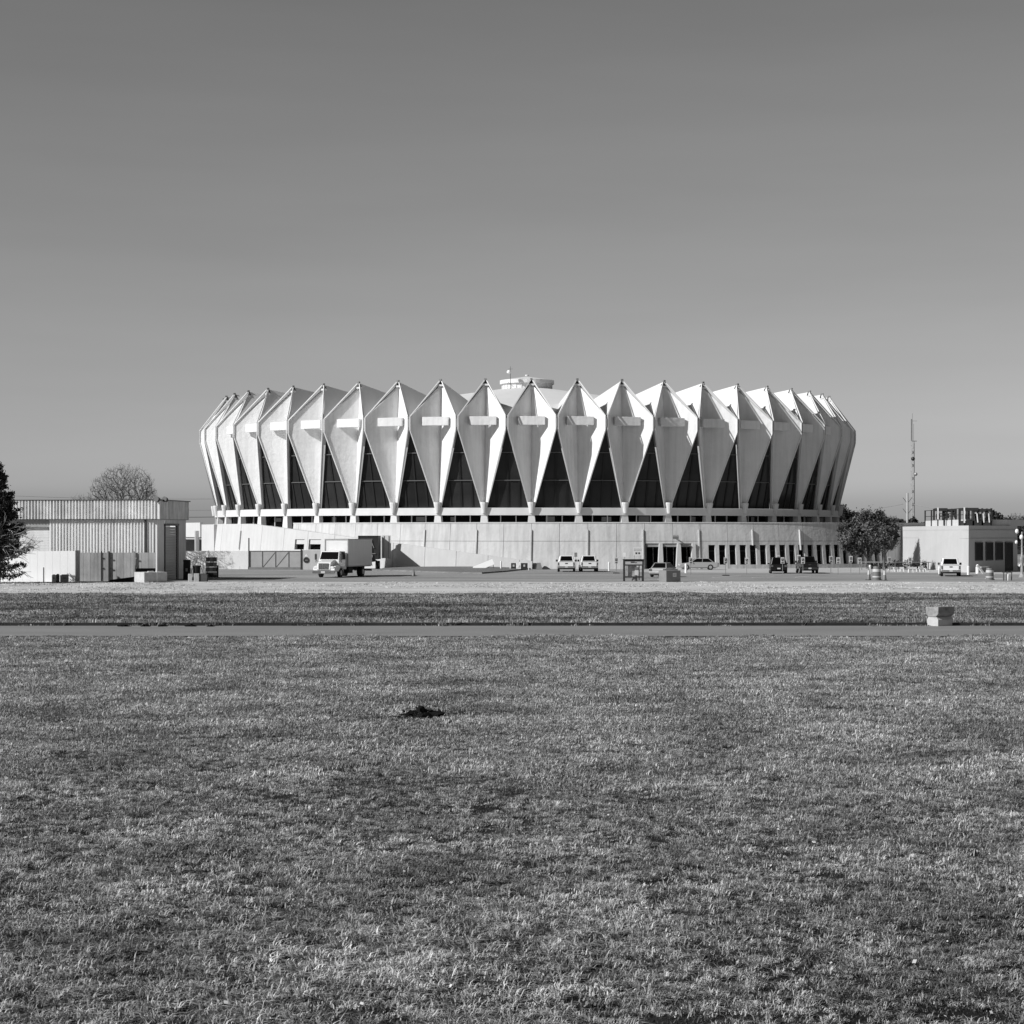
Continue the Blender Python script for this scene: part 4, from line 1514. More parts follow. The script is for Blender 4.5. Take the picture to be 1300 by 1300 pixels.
o = MB().box((0, 0, 1.1), (.9, .5, 2.2)).box((.1, -.27, 1.5), (.3, .04, .35)).build("electrical_cabinet", mat("dark_grey_cabinet", .07, .6, .2, 2))
o.location = (x, d - .6, 0)
tag(o, "dark tall electrical cabinet between fence and emblem gate", "cabinet")

# ------------------------------------------------------------------ things along the lot's edge at the left
x, d = G(76.5, 738.6)
for px, w, h_, mm_, lab in ((68.5, .36, .66, CONC, "pale slim utility box before the white sheet wall"), (73.4, .3, .70, DARK, "dark slim utility box wedged between paler boxes"), (81.8, .74, .66, MIDM, "wide grey utility box before the white sheet wall")):
    x, d = G(px, 739.5)
    ub = thing("utility_box", lab, "utility box", (x, d, 0), R(12), "utility boxes before the white sheet wall")
    MB().box((0, .2, h_ / 2), (w, .5, h_)).build("case", mm_, ub, bevel=.015)
    MB().box((0, .2, h_ + .03), (w * .7, .4, .06)).build("lid", mm_, ub)
    MB().box((0, -.06, h_ * .6), (w * .3, .02, .06)).build("latch", BLACK, ub)
o = MB().bar((0, 0, 0), (0, 0, 1.35), .08).build("fence_post", MIDM)
x, d = G(55.5, 739.5); o.location = (x, d, 0)
tag(o, "thin grey post in front of the white sheet wall", "post")

x, d = G(203.5, 739.6)
bc = thing("concrete_barrier", "long concrete barrier with a sunlit end before the warehouse corner", "barrier", (x - .5, d + .4, 0), R(38))
MB().box((0, .9, .46), (2.3, 1.9, .92)).build("body", CONC, bc, bevel=.03)
MB().bar((-.6, .3, .96), (-.1, .2, .98), .2, .1).bar((.1, .1, 1.0), (1.0, .3, .95), .12, .06).bar((.12, -.03, .95), (.12, -.05, .05), .06).build("draped_strap", WHITEM, bc)
for px, lab in ((236.5, None),):
    pass
for i, (px, lab) in enumerate(((241.5, "left of two short pale concrete posts by the warehouse"), (249.5, "right of two short pale concrete posts by the warehouse"))):
    x, d = G(px, 738.6)
    o = MB().box((0, .15, .36), (.36 + .1 * i, .36, .72 + .06 * i)).build("concrete_post", CONC, bevel=.03)
    o.location = (x, d, 0); o.rotation_euler[2] = R(10)
    tag(o, lab, "concrete post", "short concrete posts by the warehouse")
x, d = G(256.0, 738.6)
o = MB().box((0, .4, .33), (.95, .6, .66)).box((0, .4, .7), (.8, .5, .08)).build("stone_trough", mat("dark_grey_stone", .07, .9, .2, 3), bevel=.02)
o.location = (x, d, 0)
tag(o, "dark grey stone trough right of the short concrete posts", "trough")
x, d = G(247.6, 737.0)
bn = thing("black_bin", "small black bin standing behind the short concrete posts", "bin", (x, d + 1.0, 0))
MB().lathe([(.001, 0), (.3, 0), (.36, 1.28), (.38, 1.3), (.001, 1.3)], n=16).build("body", BLACK, bn)
MB().lathe([(.4, 1.3), (.4, 1.36), (.001, 1.42)], n=16).build("lid", DARK, bn)
x, d = G(235.2, 736.5)
o = thing("garden_cabinet", "tall black cabinet against the warehouse's shaded side", "cabinet", (x, d + 1, 0))
MB().box((0, 0, .95), (.62, .6, 1.9)).build("case", BLACK, o, bevel=.02)
MB().box((.02, -.31, .95), (.2, .03, .3)).build("vent", MIDM, o)
x, d = G(268, 733.0)
pl = thing("pallet_stack", "dark stack of crates standing on the lot right of the bare shrub", "crates", (x, d, 0), R(4))
for i in range(3):
    for j in range(4):
        MB().box((-.36 + i * .36, .4, .28 + j * .5), (.32, .8, .44)).build("crate", BLACK if (i + j) % 2 else DARK, pl)
MB().box((0, .4, .03), (1.2, .9, .06)).build("base_board", BARK, pl)
MB().box((.62, .5, .6), (.12, .5, 1.2)).build("side_board", BLACK, pl)
x, d = G(184, 738.3)
mt = thing("flatbed_cart", "dark flatbed cart parked in front of the grey gates", "cart", (x, d, 0), R(5))
MB().box((0, .5, 1.05), (1.75, 1.1, .3)).build("bed", BLACK, mt, bevel=.02)
MB().bar((-.9, .4, 1.1), (-.9, .4, 1.45), .06).bar((.85, .4, .9), (1.1, .3, .6), .08).build("handle", DARK, mt)
for s in (-.6, .5):
    wheel(mt, s, .1, .4, .2)
MB().box((0, .5, .6), (1.3, .8, .4)).build("axle_box", BLACK, mt)
x, d = G(156, 739.2)
o = MB().add([(-1.5, 0, 0), (2.3, 0, 0), (2.3, .9, 0), (-1.5, .9, 0), (-1.2, .2, .18), (2.2, .2, .62), (2.2, .8, .66), (-1.2, .8, .22)], CABF).build("dark_heap", SOIL, bevel=.05)
o.location = (x, d, 0)  # low dark wedge in the soil material
tag(o, "low dark heap lying before the grey gates", "brush heap")

# foreground block beside the road
x, d = G(1194, 794.6)
fb = thing("interlocking_blocks", "two stacked concrete blocks beside the road, upper one darker", "concrete blocks", (x + .0, d + .1, 0), R(35))
pl_ = [(-.36, 0), (.36, 0), (.36, .30), (.26, .43), (-.26, .43), (-.36, .30)]
pu_ = [(-.24, .44), (.24, .44), (.40, .60), (.40, .90), (-.40, .93), (-.40, .60)]
MB().prism([(a + .0, b) for a, b in pl_], 'x', -.52, .52).build("lower_block", CONC, fb, bevel=.015)
MB().prism([(a, b) for a, b in pu_], 'x', -.55, .55).build("upper_block", mat("dirty_concrete", .27, .95, .45, 4, .02, 14), fb, bevel=.02)

# ------------------------------------------------------------------ mast, pole and cables beyond
d = 420.0
x = XD(1158.3, d)
ms = thing("radio_mast", "tall slim radio mast rising behind the right wing", "mast", (x, d, 0))
top = ZD(532, d)
z1 = ZD(560, d)
lt = MB()
for a in range(3):
    w0_ = 2 * PI * a / 3
    lt.bar((math.cos(w0_) * .45, math.sin(w0_) * .45, 0), (math.cos(w0_) * .35, math.sin(w0_) * .35, z1), .14)
nz = int(z1 / .9)
for i in range(nz):
    a, b = i % 3, (i + 1) % 3
    w0_, w1_ = 2 * PI * a / 3, 2 * PI * b / 3
    lt.bar((math.cos(w0_) * .42, math.sin(w0_) * .42, i * .9), (math.cos(w1_) * .42, math.sin(w1_) * .42, i * .9 + .9), .08)
    lt.bar((math.cos(w1_) * .42, math.sin(w1_) * .42, i * .9), (math.cos(w0_) * .42, math.sin(w0_) * .42, i * .9 + .9), .08)
lt.build("lattice", GALV, ms)
MB().bar((-.15, 0, z1), (-.15, 0, top), .28).bar((.25, 0, z1), (.25, 0, top - 1), .06).bar((0, 0, top), (0, 0, top + 1.2), .06).build("aerial", MIDM, ms)
MB().bar((-.2, 0, z1), (.9, 0, z1), .16).bar((-.2, 0, top - .4), (1.0, 0, top - .4), .06).build("bracket", MIDM, ms)
for xx, py, r in ((.05, 582.5, .42), (.62, 602, .36)):
    z = ZD(py, d)
    MB().lathe([(.001 + math.sin(PI * i / 8) * r, -math.cos(PI * i / 8) * r) for i in range(9)], (xx, -.4, z), 14).build("dish", DARK if xx < .3 else GALV, ms, smooth=True)
d = 400.0
x = XD(1152, d)
up = thing("utility_pole", "pale utility pole with angled insulators left of the radio mast", "utility pole", (x, d, 0))
MB().cyl((0, 0, 0), (0, 0, ZD(626, d)), .26, .2, 10).build("pole", mat("pale_pole", .42, .8), up)
for py in (633, 647):
    z = ZD(py, d)
    ar = MB()
    for s in (-1, 1):
        ar.bar((s * .2, 0, z - .7), (s * .9, 0, z + .2), .08)
    ar.build("insulator_arm", DARK, up)


def cable(label, pts, r=.03):
    mb = MB()
    for a, b in zip(pts[:-1], pts[1:]):
        mb.cyl(a, b, r, r, 5, cap=False)
    o_ = mb.build("power_line", mat("cable_grey", .25, .6))
    tag(o_, label, "cable", "power lines behind the arena")


def sag(a, b, s, n=14):
    a, b = Vector(a), Vector(b)
    return [tuple(a.lerp(b, i / n) + Vector((0, 0, -s * 4 * (i / n) * (1 - i / n)))) for i in range(n + 1)]


cable("upper thin power line running left from the pale utility pole", sag((XD(1060, 520), 520, ZD(648, 520)), (x - .9, d, ZD(640, d)), .5), .05)
cable("thin power line running right from the pale utility pole", sag((x + .9, d, ZD(640, d)), (XD(1330, 380), 380, ZD(652, 380)), 1.0), .05)
cable("topmost faint power line left of the arena", sag((XD(-60, 430), 430, ZD(626, 430)), (XD(300, 430), 430, ZD(633, 430)), .5), .045)
cable("middle faint power line left of the arena", sag((XD(-60, 431), 431, ZD(642, 431)), (XD(300, 431), 431, ZD(647, 431)), .5), .045)
cable("lowest faint power line left of the arena", sag((XD(-60, 432), 432, ZD(650, 432)), (XD(300, 432), 432, ZD(656, 432)), .5), .055)


# ------------------------------------------------------------------ trees
def leaf_object(name, cen, nrm, size, m, parent, tone, aspect=.55):
    """many small leaf quads at given centres"""
    n = len(cen)
    nrm = nrm / np.linalg.norm(nrm, axis=1, keepdims=True)
    ref = rng.normal(size=(n, 3))
    u = np.cross(nrm, ref); u /= np.linalg.norm(u, axis=1, keepdims=True)
    v = np.cross(nrm, u)
    s = size[:, None]
    V = np.stack([cen - u * s, cen + v * s * aspect, cen + u * s, cen - v * s * aspect], 1).reshape(-1, 3)
    me = bpy.data.meshes.new(name)
    me.vertices.add(4 * n); me.vertices.foreach_set("co", V.astype(np.float32).ravel())
    me.loops.add(4 * n); me.loops.foreach_set("vertex_index", np.arange(4 * n, dtype=np.int32))
    me.polygons.add(n); me.polygons.foreach_set("loop_start", np.arange(0, 4 * n, 4, dtype=np.int32))
    me.polygons.foreach_set("loop_total", np.full(n, 4, dtype=np.int32))
    me.update(calc_edges=True)
    at = me.attributes.new("tone", 'FLOAT', 'POINT')
    at.data.foreach_set("value", np.repeat(tone, 4).astype(np.float32))
    me.materials.append(m)
    o_ = bpy.data.objects.new(name, me)
    COL.objects.link(o_)
    o_.parent = parent
    return o_


def clump_crown(name, blobs, nleaf, size, m, parent, clump=.45, nclump=90, up=.4):
    """leaves gathered in clumps spread through several rough ellipsoids"""
    cs, ns, ts, ss = [], [], [], []
    vol = np.array([b[3] * b[4] * b[5] for b in blobs]); vol = vol / vol.sum()
    for b, f_ in zip(blobs, vol):
        k = max(4, int(nclump * f_))
        dirs = rng.normal(size=(k, 3)); dirs /= np.linalg.norm(dirs, axis=1, keepdims=True)
        rad = rng.uniform(.35, 1.05, k) ** .6
        cc = np.array(b[:3]) + dirs * rad[:, None] * np.array(b[3:6])
        for c, dd in zip(cc, dirs):
            q = max(6, int(nleaf * f_ / k * rng.uniform(.5, 1.5)))
            r_ = clump * rng.uniform(.6, 1.4)
            off = rng.normal(size=(q, 3)) * r_ * .55
            cs.append(c + off)
            ns.append(rng.normal(size=(q, 3)) * .8 + dd * .7 + np.array([0, 0, up]))
            t0 = rng.uniform(.0, .9)
            ts.append(np.clip(t0 + rng.normal(size=q) * .2, 0, 1))
            ss.append(size * rng.uniform(.6, 1.4, q))
    return leaf_object(name, np.concatenate(cs), np.concatenate(ns), np.concatenate(ss), m, parent, np.concatenate(ts))


def limb(mb, p, d_, ln, r, depth, out, spread=.55, n=3, shrink=.72, upw=.15, rmin=.012):
    """branching limbs; twig ends are collected in out"""
    p = Vector(p); d_ = Vector(d_).normalized()
    mid = p + d_ * ln * .5 + Vector((random.uniform(-1, 1), random.uniform(-1, 1), random.uniform(-.5, 1))) * ln * .06
    end = mid + (d_ + Vector((random.uniform(-1, 1), random.uniform(-1, 1), .3)) * .16).normalized() * ln * .5
    mb.cyl(p, mid, r, r * .85, 6 if depth > 1 else 4, cap=False)
    mb.cyl(mid, end, r * .85, r * .68, 6 if depth > 1 else 4, cap=False)
    out.append(end)
    if depth <= 0: return
    for i in range(n):
        a = random.uniform(0, 2 * PI)
        s = d_.cross(Vector((0, 0, 1)))
        if s.length < .1: s = Vector((1, 0, 0))
        s.normalize(); t_ = s.cross(d_)
        nd = (d_ + (s * math.cos(a) + t_ * math.sin(a)) * random.uniform(spread * .6, spread * 1.4) + Vector((0, 0, upw))).normalized()
        st = p.lerp(end, random.uniform(.55, 1.0)) if i else end
        limb(mb, st, nd, ln * shrink * random.uniform(.8, 1.15), max(rmin, r * .6), depth - 1, out, spread, n, shrink, upw, rmin)


OAK = leaf_mat("live_oak_leaf", .075, .92)
CEDAR = leaf_mat("cedar_spray", .035, .6)
FAR = leaf_mat("far_tree_leaf", .075, .4)
FAR2 = leaf_mat("far_dark_leaf", .035, .5)

# live oak in front of the wing
x, d = G(1102, 721.9)
oak = thing("oak_tree", "dense evergreen oak with a broad crown in front of the curved wall", "tree", (x, d, 0))
tb = MB(); ends = []
tb.cyl((0, 0, 0), (.08, 0, 1.2), .26, .2, 10)
for a in range(5):
    w0_ = a * 1.3
    limb(tb, (.08, 0, 1.1), (math.cos(w0_) * .7, math.sin(w0_) * .7, 1), 1.7, .13, 2, ends)
tb.build("trunk", BARK, oak)
blobs = [(0, 0, 4.6, 2.6, 2.4, 1.7), (-1.7, 0, 3.5, 1.7, 1.8, 1.3), (1.8, .3, 3.7, 1.8, 1.8, 1.3), (.4, 0, 5.8, 1.6, 1.5, .95), (-1.1, -.3, 5.2, 1.3, 1.3, 1.0), (2.3, 0, 4.5, 1.2, 1.3, .9), (-2.4, .2, 4.4, 1.0, 1.2, .7), (.2, -1.2, 3.3, 1.6, 1.2, 1.1), (1.1, -.4, 2.6, 1.1, 1.0, .6), (-1.0, 0, 2.5, .9, 1, .6)]
blobs = [tuple(q * 1.06 for q in b) for b in blobs]
clump_crown("crown", blobs, 24000, .135, OAK, oak, .50, 120)

# smaller oak added nearer the wing to widen the tree shadow on its wall
d = 241.5
shadow_oak = thing("oak_tree", "smaller dark oak added beside the broad oak to widen its shadow", "tree", (XD(1122, d), d, 0))
tb = MB(); ends = []
tb.cyl((0, 0, 0), (.05, 0, 1.8), .16, .12, 9)
for a in range(4):
    limb(tb, (.05, 0, 1.7), (math.cos(a * 1.6) * .6, math.sin(a * 1.6) * .6, 1), 1.1, .08, 2, ends)
tb.build("trunk", BARK, shadow_oak)
clump_crown("crown", [(0, 0, 4.0, 1.5, 1.9, 1.1), (.7, .3, 3.4, 1.1, 1.6, .8), (-.7, -.2, 3.3, 1.0, 1.5, .8), (.1, 1.4, 3.9, 1.0, 1.3, 1.0), (.2, -1.3, 3.6, .9, 1.2, .8)], 9000, .125, OAK, shadow_oak, .42, 60)

# dark hedge behind the barricades
clump_crown("foliage", [(i * .9 - 4.3, .3, .55, .75, .5, .5) for i in range(11)], 4200, .09, FAR2, hg, .22, 120)

def bare_crown(parent, base_z, cz, rx, rz, ntip, r0, twig, m, seed):
    """leafless tree: tips spread through a dome, each joined to the nearest branch that already stands"""
    r_ = np.random.default_rng(seed)
    nodes = [np.array([0, 0, base_z * f_]) for f_ in (.8, 1.0)]
    dep = [0.0, 0.0]
    tips = []
    while len(tips) < ntip:
        q = r_.uniform(-1, 1, 3)
        if np.dot(q, q) > 1 or q[2] < -.55: continue
        if np.dot(q, q) < .2 and r_.random() < .6: continue
        tips.append(np.array([q[0] * rx, q[1] * rx, cz + q[2] * rz]))
    tips.sort(key=lambda t_: np.linalg.norm(t_ - nodes[1]))
    segs = []
    for t_ in tips:
        P = np.array(nodes); D = np.linalg.norm(P - t_, axis=1) + .35 * np.array(dep)
        up = P[:, 2] < t_[2] + .15
        D = np.where(up, D, D + 3)
        i = int(np.argmin(D))
        a_ = nodes[i]
        ln = np.linalg.norm(t_ - a_)
        k = max(1, int(ln / .9))
        prev, pi_ = a_, i
        for j in range(1, k + 1):
            w_ = a_ + (t_ - a_) * j / k
            if j < k: w_ = w_ + r_.normal(size=3) * .1 * ln
            nodes.append(w_); dep.append(dep[pi_] + np.linalg.norm(w_ - prev))
            segs.append((pi_, len(nodes) - 1)); prev, pi_ = w_, len(nodes) - 1
    cnt = np.ones(len(nodes))
    for a_, b_ in reversed(segs): cnt[a_] += cnt[b_]
    mb = MB()
    mb.cyl((0, 0, 0), tuple(nodes[0]), r0 * 1.2, r0, 10, cap=False)
    mb.cyl(tuple(nodes[0]), tuple(nodes[1]), r0, r0 * .9, 10, cap=False)
    for a_, b_ in segs:
        ra = min(r0 * .7, twig * cnt[a_] ** .42); rb_ = min(r0 * .7, twig * cnt[b_] ** .42)
        mb.cyl(tuple(nodes[a_]), tuple(nodes[b_]), ra, rb_, 4 if cnt[b_] < 8 else 7, cap=False)
    mb.build("trunk", m, parent)
    tw_ = MB()
    for p_, c_ in zip(nodes, cnt):
        if c_ < 4:
            for _ in range(3):
                dd = Vector((r_.normal(), r_.normal(), abs(r_.normal()) + .5)).normalized()
                p0_ = Vector(p_)
                tw_.bar(p0_, p0_ + dd * r_.uniform(.25, .6), twig * .8)
    tw_.build("twigs", m, parent)


d = 246.0
bt_ = thing("bare_tree", "large leafless tree behind the warehouse roof", "tree", (XD(158, d), d, 0))
bare_crown(bt_, 4.4, 8.5, 4.4, 4.2, 1500, .34, .017, TWIG, 5)
d = 262.0
b2 = thing("bare_tree", "small leafless treetop left of the large bare tree behind the warehouse", "tree", (XD(103, d), d, 0))
bare_crown(b2, 3.6, 6.6, 2.4, 2.7, 420, .22, .016, TWIG, 6)

# bare shrub right of the warehouse
x, d = G(250, 731.5)
for k, (dx, lab) in enumerate(((-.6, "leafless shrub nearest the warehouse's shaded side"), (.75, "leafless shrub in front of the white fence by the crates"))):
    sb = thing("bare_shrub", lab, "shrub", (x + dx * 1.1, d, 0), 0, "leafless shrubs right of the warehouse")
    tb = MB(); ends = []
    for a in range(6):
        w0_ = a * 1.05 + k
        limb(tb, (math.cos(w0_) * .1, math.sin(w0_) * .1, 0), (math.cos(w0_) * .4, math.sin(w0_) * .4, 1), 1.05, .035, 3, ends, .5, 2, .72, .12, .014)
    tb.build("stems", TWIG, sb)
    en = np.array([list(e) for e in ends if e.z > .9])
    leaf_object("dry_leaves", en + rng.normal(size=en.shape) * .08, rng.normal(size=en.shape), rng.uniform(.05, .09, len(en)), leaf_mat("dry_pale_leaf", .45, .3), sb, rng.uniform(0, 1, len(en)))


# dark cedar at the left edge
x, d = G(-9, 740.6)
cd = thing("cedar_tree", "dark ragged cedar at the left edge before the warehouse", "tree", (x, d, 0))
tb = MB(); ends = []
tb.cyl((0, 0, 0), (.1, 0, 9.8), .3, .05, 10)
cs, ns, ss, ts = [], [], [], []
random.seed(21)
for i in range(250):
    z = random.uniform(.3, 10.2)
    a = random.uniform(0, 2 * PI)
    env = 3.25 * (1 - (z / 11.4) ** 1.7) if z > 3.0 else 3.1
    ln = env * random.uniform(.6, 1.12)
    if abs(z - 8.6) < .2 and math.cos(a) > 0: ln *= 1.25
    st = Vector((0, 0, z))
    en = st + Vector((math.cos(a) * ln, math.sin(a) * ln, ln * random.uniform(.12, .5)))
    tb.cyl(st, en, .05, .012, 4, cap=False)
    q = 170 if z > 2.6 else 110
    for j in range(q):
        f_ = random.uniform(.12, 1.0) ** .75
        p = st.lerp(en, f_) + Vector((random.gauss(0, 1), random.gauss(0, 1), random.gauss(0, .75))) * (.32 * (1.15 - f_ * .8))
        cs.append(p); ns.append((random.gauss(0, 1), random.gauss(0, 1), random.gauss(.4, 1)))
        ss.append(random.uniform(.09, .2)); ts.append(random.random())
tb.build("trunk", TWIG, cd)
leaf_object("crown", np.array([list(p) for p in cs]), np.array(ns), np.array(ss), CEDAR, cd, np.array(ts), .35)
db = MB()
for i in range(26):
    a = random.uniform(-1.0, .6); z = random.uniform(1.2, 4.6)
    limb(db, (.2, 0, z), (math.cos(a), math.sin(a), random.uniform(-.15, .25)), random.uniform(1.7, 2.5), .045, 2, [], .45, 2, .62, 0, .012)
db.build("dead_branches", mat("pale_dead_wood", .30, .9), cd)
# brush heap below the cedar
x, d = G(30, 738.0)
bp_ = thing("brush_pile", "dark pile of cut brush lying under the cedar", "brush pile", (x, d, 0))
lg = MB()
for i in range(46):
    a = (random.uniform(-1.5, 1.2), random.uniform(0, .9), random.uniform(.05, .8))
    lg.cyl(a, (a[0] + random.uniform(.4, 1.3), a[1] + random.uniform(-.3, .3), max(.04, a[2] + random.uniform(-.3, .12))), .045, .02, 5)
lg.build("cut_branches", BARK, bp_)
clump_crown("dead_foliage", [(-.3, .4, .5, 1.3, .5, .45), (1.0, .4, .4, .8, .4, .3)], 2200, .09, FAR2, bp_, .2, 60)


# trees beyond the buildings: each one its own crown and trunk
def far_tree(label, px, top, wpx, d_, m, bare=False, squash=.42):
    t_ = thing("background_tree", label, "tree", (XD(px, d_), d_, 0), 0, "trees beyond the arena and wing")
    h_ = ZD(top, d_); w = wpx * d_ / F / 2
    tb_ = MB(); ends_ = []
    tb_.cyl((0, 0, 0), (0, 0, h_ * .7), .04 * h_, .02 * h_, 8)
    if bare:
        tb_ = None
        bare_crown(t_, h_ * .3, h_ * .62, w, h_ * .38, 420, .3, .035, mat("hazy_bark", .14, .9), int(px))
    else:
        tb_.build("trunk", BARK, t_)
    if not bare:
        r_ = random.Random(int(px * 10))
        bl = [(0, 0, h_ * .68, w * .8, w * .8, h_ * .26), (-w * .45, 0, h_ * .55, w * .55, w * .6, h_ * .2), (w * .45, 0, h_ * .55, w * .55, w * .6, h_ * .2), (r_.uniform(-.3, .3) * w, 0, h_ * .82, w * .45, w * .5, h_ * .15), (0, 0, h_ * .38, w * .8, w * .7, h_ * .2)]
        clump_crown("crown", bl, 5000, .30, m, t_, w * .16 + .3, 130)


far = [("dark leafy tree above the oak's far left branches", 1088, 652, 26, 440, FAR2, 0), ("dark leafy tree filling the gap above the oak's right branches", 1118, 656, 26, 455, FAR2, 0), ("grey-green tree directly left of the utility pole", 1137, 658, 22, 480, FAR, 0), ("dark tree above the far corner of the wing roof", 1283, 657, 26, 400, FAR2, 0), ("grey-green tree above the wing's dark side, beside the post", 1298, 655, 26, 410, FAR, 0), ("darkest broad tree showing behind the arena's right foot", 1066, 640, 36, 372, FAR2, 0), ("dark tree just right of the arena's foot", 1080, 649, 22, 375, FAR2, 0),
       ("grey-green tree above the oak's left side", 1096, 655, 24, 470, FAR, 0), ("grey-green tree above the middle of the oak", 1111, 653.5, 22, 480, FAR, 0), ("pale tree above the oak's right side", 1124, 655, 20, 490, FAR, 0),
       ("leafless tree left of the pale utility pole", 1132, 655, 22, 500, FAR, 1), ("small dark tree behind the pale utility pole", 1144, 659, 20, 470, FAR2, 0), ("round dark tree at the foot of the radio mast", 1159, 655.5, 14, 400, FAR2, 0),
       ("dark tree behind the cooling units on the wing", 1263, 646, 22, 330, FAR2, 0), ("leafless tree right of the cooling units", 1276, 655, 24, 420, FAR, 1), ("taller leafless tree right of the cooling units", 1289, 651.5, 28, 440, FAR, 1), ("leafless tree at the right edge beyond the wing", 1306, 653, 28, 430, FAR, 1), ("low dark tree just right of the radio mast", 1172, 663, 14, 450, FAR2, 0)]
for a in far:
    far_tree(a[0], a[1], a[2], a[3], a[4], a[5], bool(a[6]))

# ------------------------------------------------------------------ clods and the dirt mound in the lawn
def clod(name, label, cat, px, py, w, dp, h_, n=40, m=SOIL, group=None):
    x_, d_ = G(px, py)
    mb = MB()
    base = bmesh.new()
    bmesh.ops.create_icosphere(base, subdivisions=3, radius=1)
    me = bpy.data.meshes.new(name)
    r_ = random.Random(int(px))
    ph = [r_.uniform(0, 6) for _ in range(6)]
    for v in base.verts:
        k = 1 + .22 * math.sin(v.co.x * 4 + ph[0]) * math.sin(v.co.y * 5 + ph[1]) + .2 * math.sin(v.co.x * 9 + ph[2] + v.co.z * 7) + .16 * math.sin(v.co.y * 13 + v.co.x * 11 + ph[3])
        v.co = Vector((v.co.x * w / 2 * k, v.co.y * dp / 2 * k, max(-.02, v.co.z * h_ * k * (1 + .4 * math.sin(v.co.x * 17 + v.co.y * 15 + ph[4])))))
    base.to_mesh(me); base.free()
    me.materials.append(m)
    o_ = bpy.data.objects.new(name, me)
    COL.objects.link(o_)
    o_.location = (x_, d_, 0)
    return tag(o_, label, cat, group)


mound = clod("dirt_mound", "dark mound of dirt and dead leaves lying in the lawn", "dirt mound", 538, 909.5, .88, 1.6, .15)
md = []
k = 420
leaf_object("dead_leaves", np.stack([rng.normal(0, .24, k), rng.normal(0, .5, k), rng.uniform(.04, .12, k)], 1), rng.normal(size=(k, 3)) + np.array([0, 0, .8]), rng.uniform(.02, .05, k), leaf_mat("rotten_leaf", .015, .9), mound, rng.uniform(0, 1, k))
clod("soil_clod", "small dark clod of soil left of and below the dirt mound", "clod", 515.5, 924.5, .12, .2, .05)
for px, lab, w in ((157, "leftmost dark clod on the road's far edge", .75), (185, "second dark clod on the road's far edge", .6), (206, "third dark clod on the road's far edge", .5), (242, "rightmost dark clod of the road's far edge", .7), (268, "small dark clod apart from the others on the road edge", .4)):
    clod("edge_clod", lab, "clod", px, 795.4, w * .8, .5, .08, group="clods on the road's far edge")


# ------------------------------------------------------------------ grass
def grass_mat(name, lo, hi, patch_scale, dark, light, stretch=1.0):
    m = bpy.data.materials.new(name)
    m.use_nodes = True
    n = m.node_tree.nodes; l = m.node_tree.links
    p = n["Principled BSDF"]
    p.inputs["Roughness"].default_value = .55
    p.inputs["Specular IOR Level"].default_value = .3
    at = n.new("ShaderNodeAttribute"); at.attribute_name = "tone"
    mr = n.new("ShaderNodeMapRange"); mr.inputs[3].default_value = lo; mr.inputs[4].default_value = hi
    l.new(at.outputs["Fac"], mr.inputs[0])
    geo = n.new("ShaderNodeNewGeometry")
    mp = n.new("ShaderNodeMapping"); mp.inputs["Scale"].default_value = (1, stretch, 1)
    l.new(geo.outputs["Position"], mp.inputs["Vector"])
    tn = n.new("ShaderNodeTexNoise"); tn.inputs["Scale"].default_value = patch_scale; tn.inputs["Detail"].default_value = 5; tn.inputs["Roughness"].default_value = .6
    l.new(mp.outputs[0], tn.inputs["Vector"])
    m2_ = n.new("ShaderNodeMapRange"); m2_.inputs[1].default_value = .36; m2_.inputs[2].default_value = .64; m2_.inputs[3].default_value = dark; m2_.inputs[4].default_value = light
    l.new(tn.outputs["Fac"], m2_.inputs[0])
    mu = n.new("ShaderNodeMath"); mu.operation = 'MULTIPLY'
    l.new(mr.outputs[0], mu.inputs[0]); l.new(m2_.outputs[0], mu.inputs[1])
    l.new(mu.outputs[0], p.inputs["Base Color"])
    tr = n.new("ShaderNodeBsdfTranslucent")
    l.new(mu.outputs[0], tr.inputs["Color"])
    mx = n.new("ShaderNodeMixShader"); mx.inputs[0].default_value = .12
    l.new(p.outputs[0], mx.inputs[1]); l.new(tr.outputs[0], mx.inputs[2])
    l.new(mx.outputs[0], n["Material Output"].inputs["Surface"])
    return m


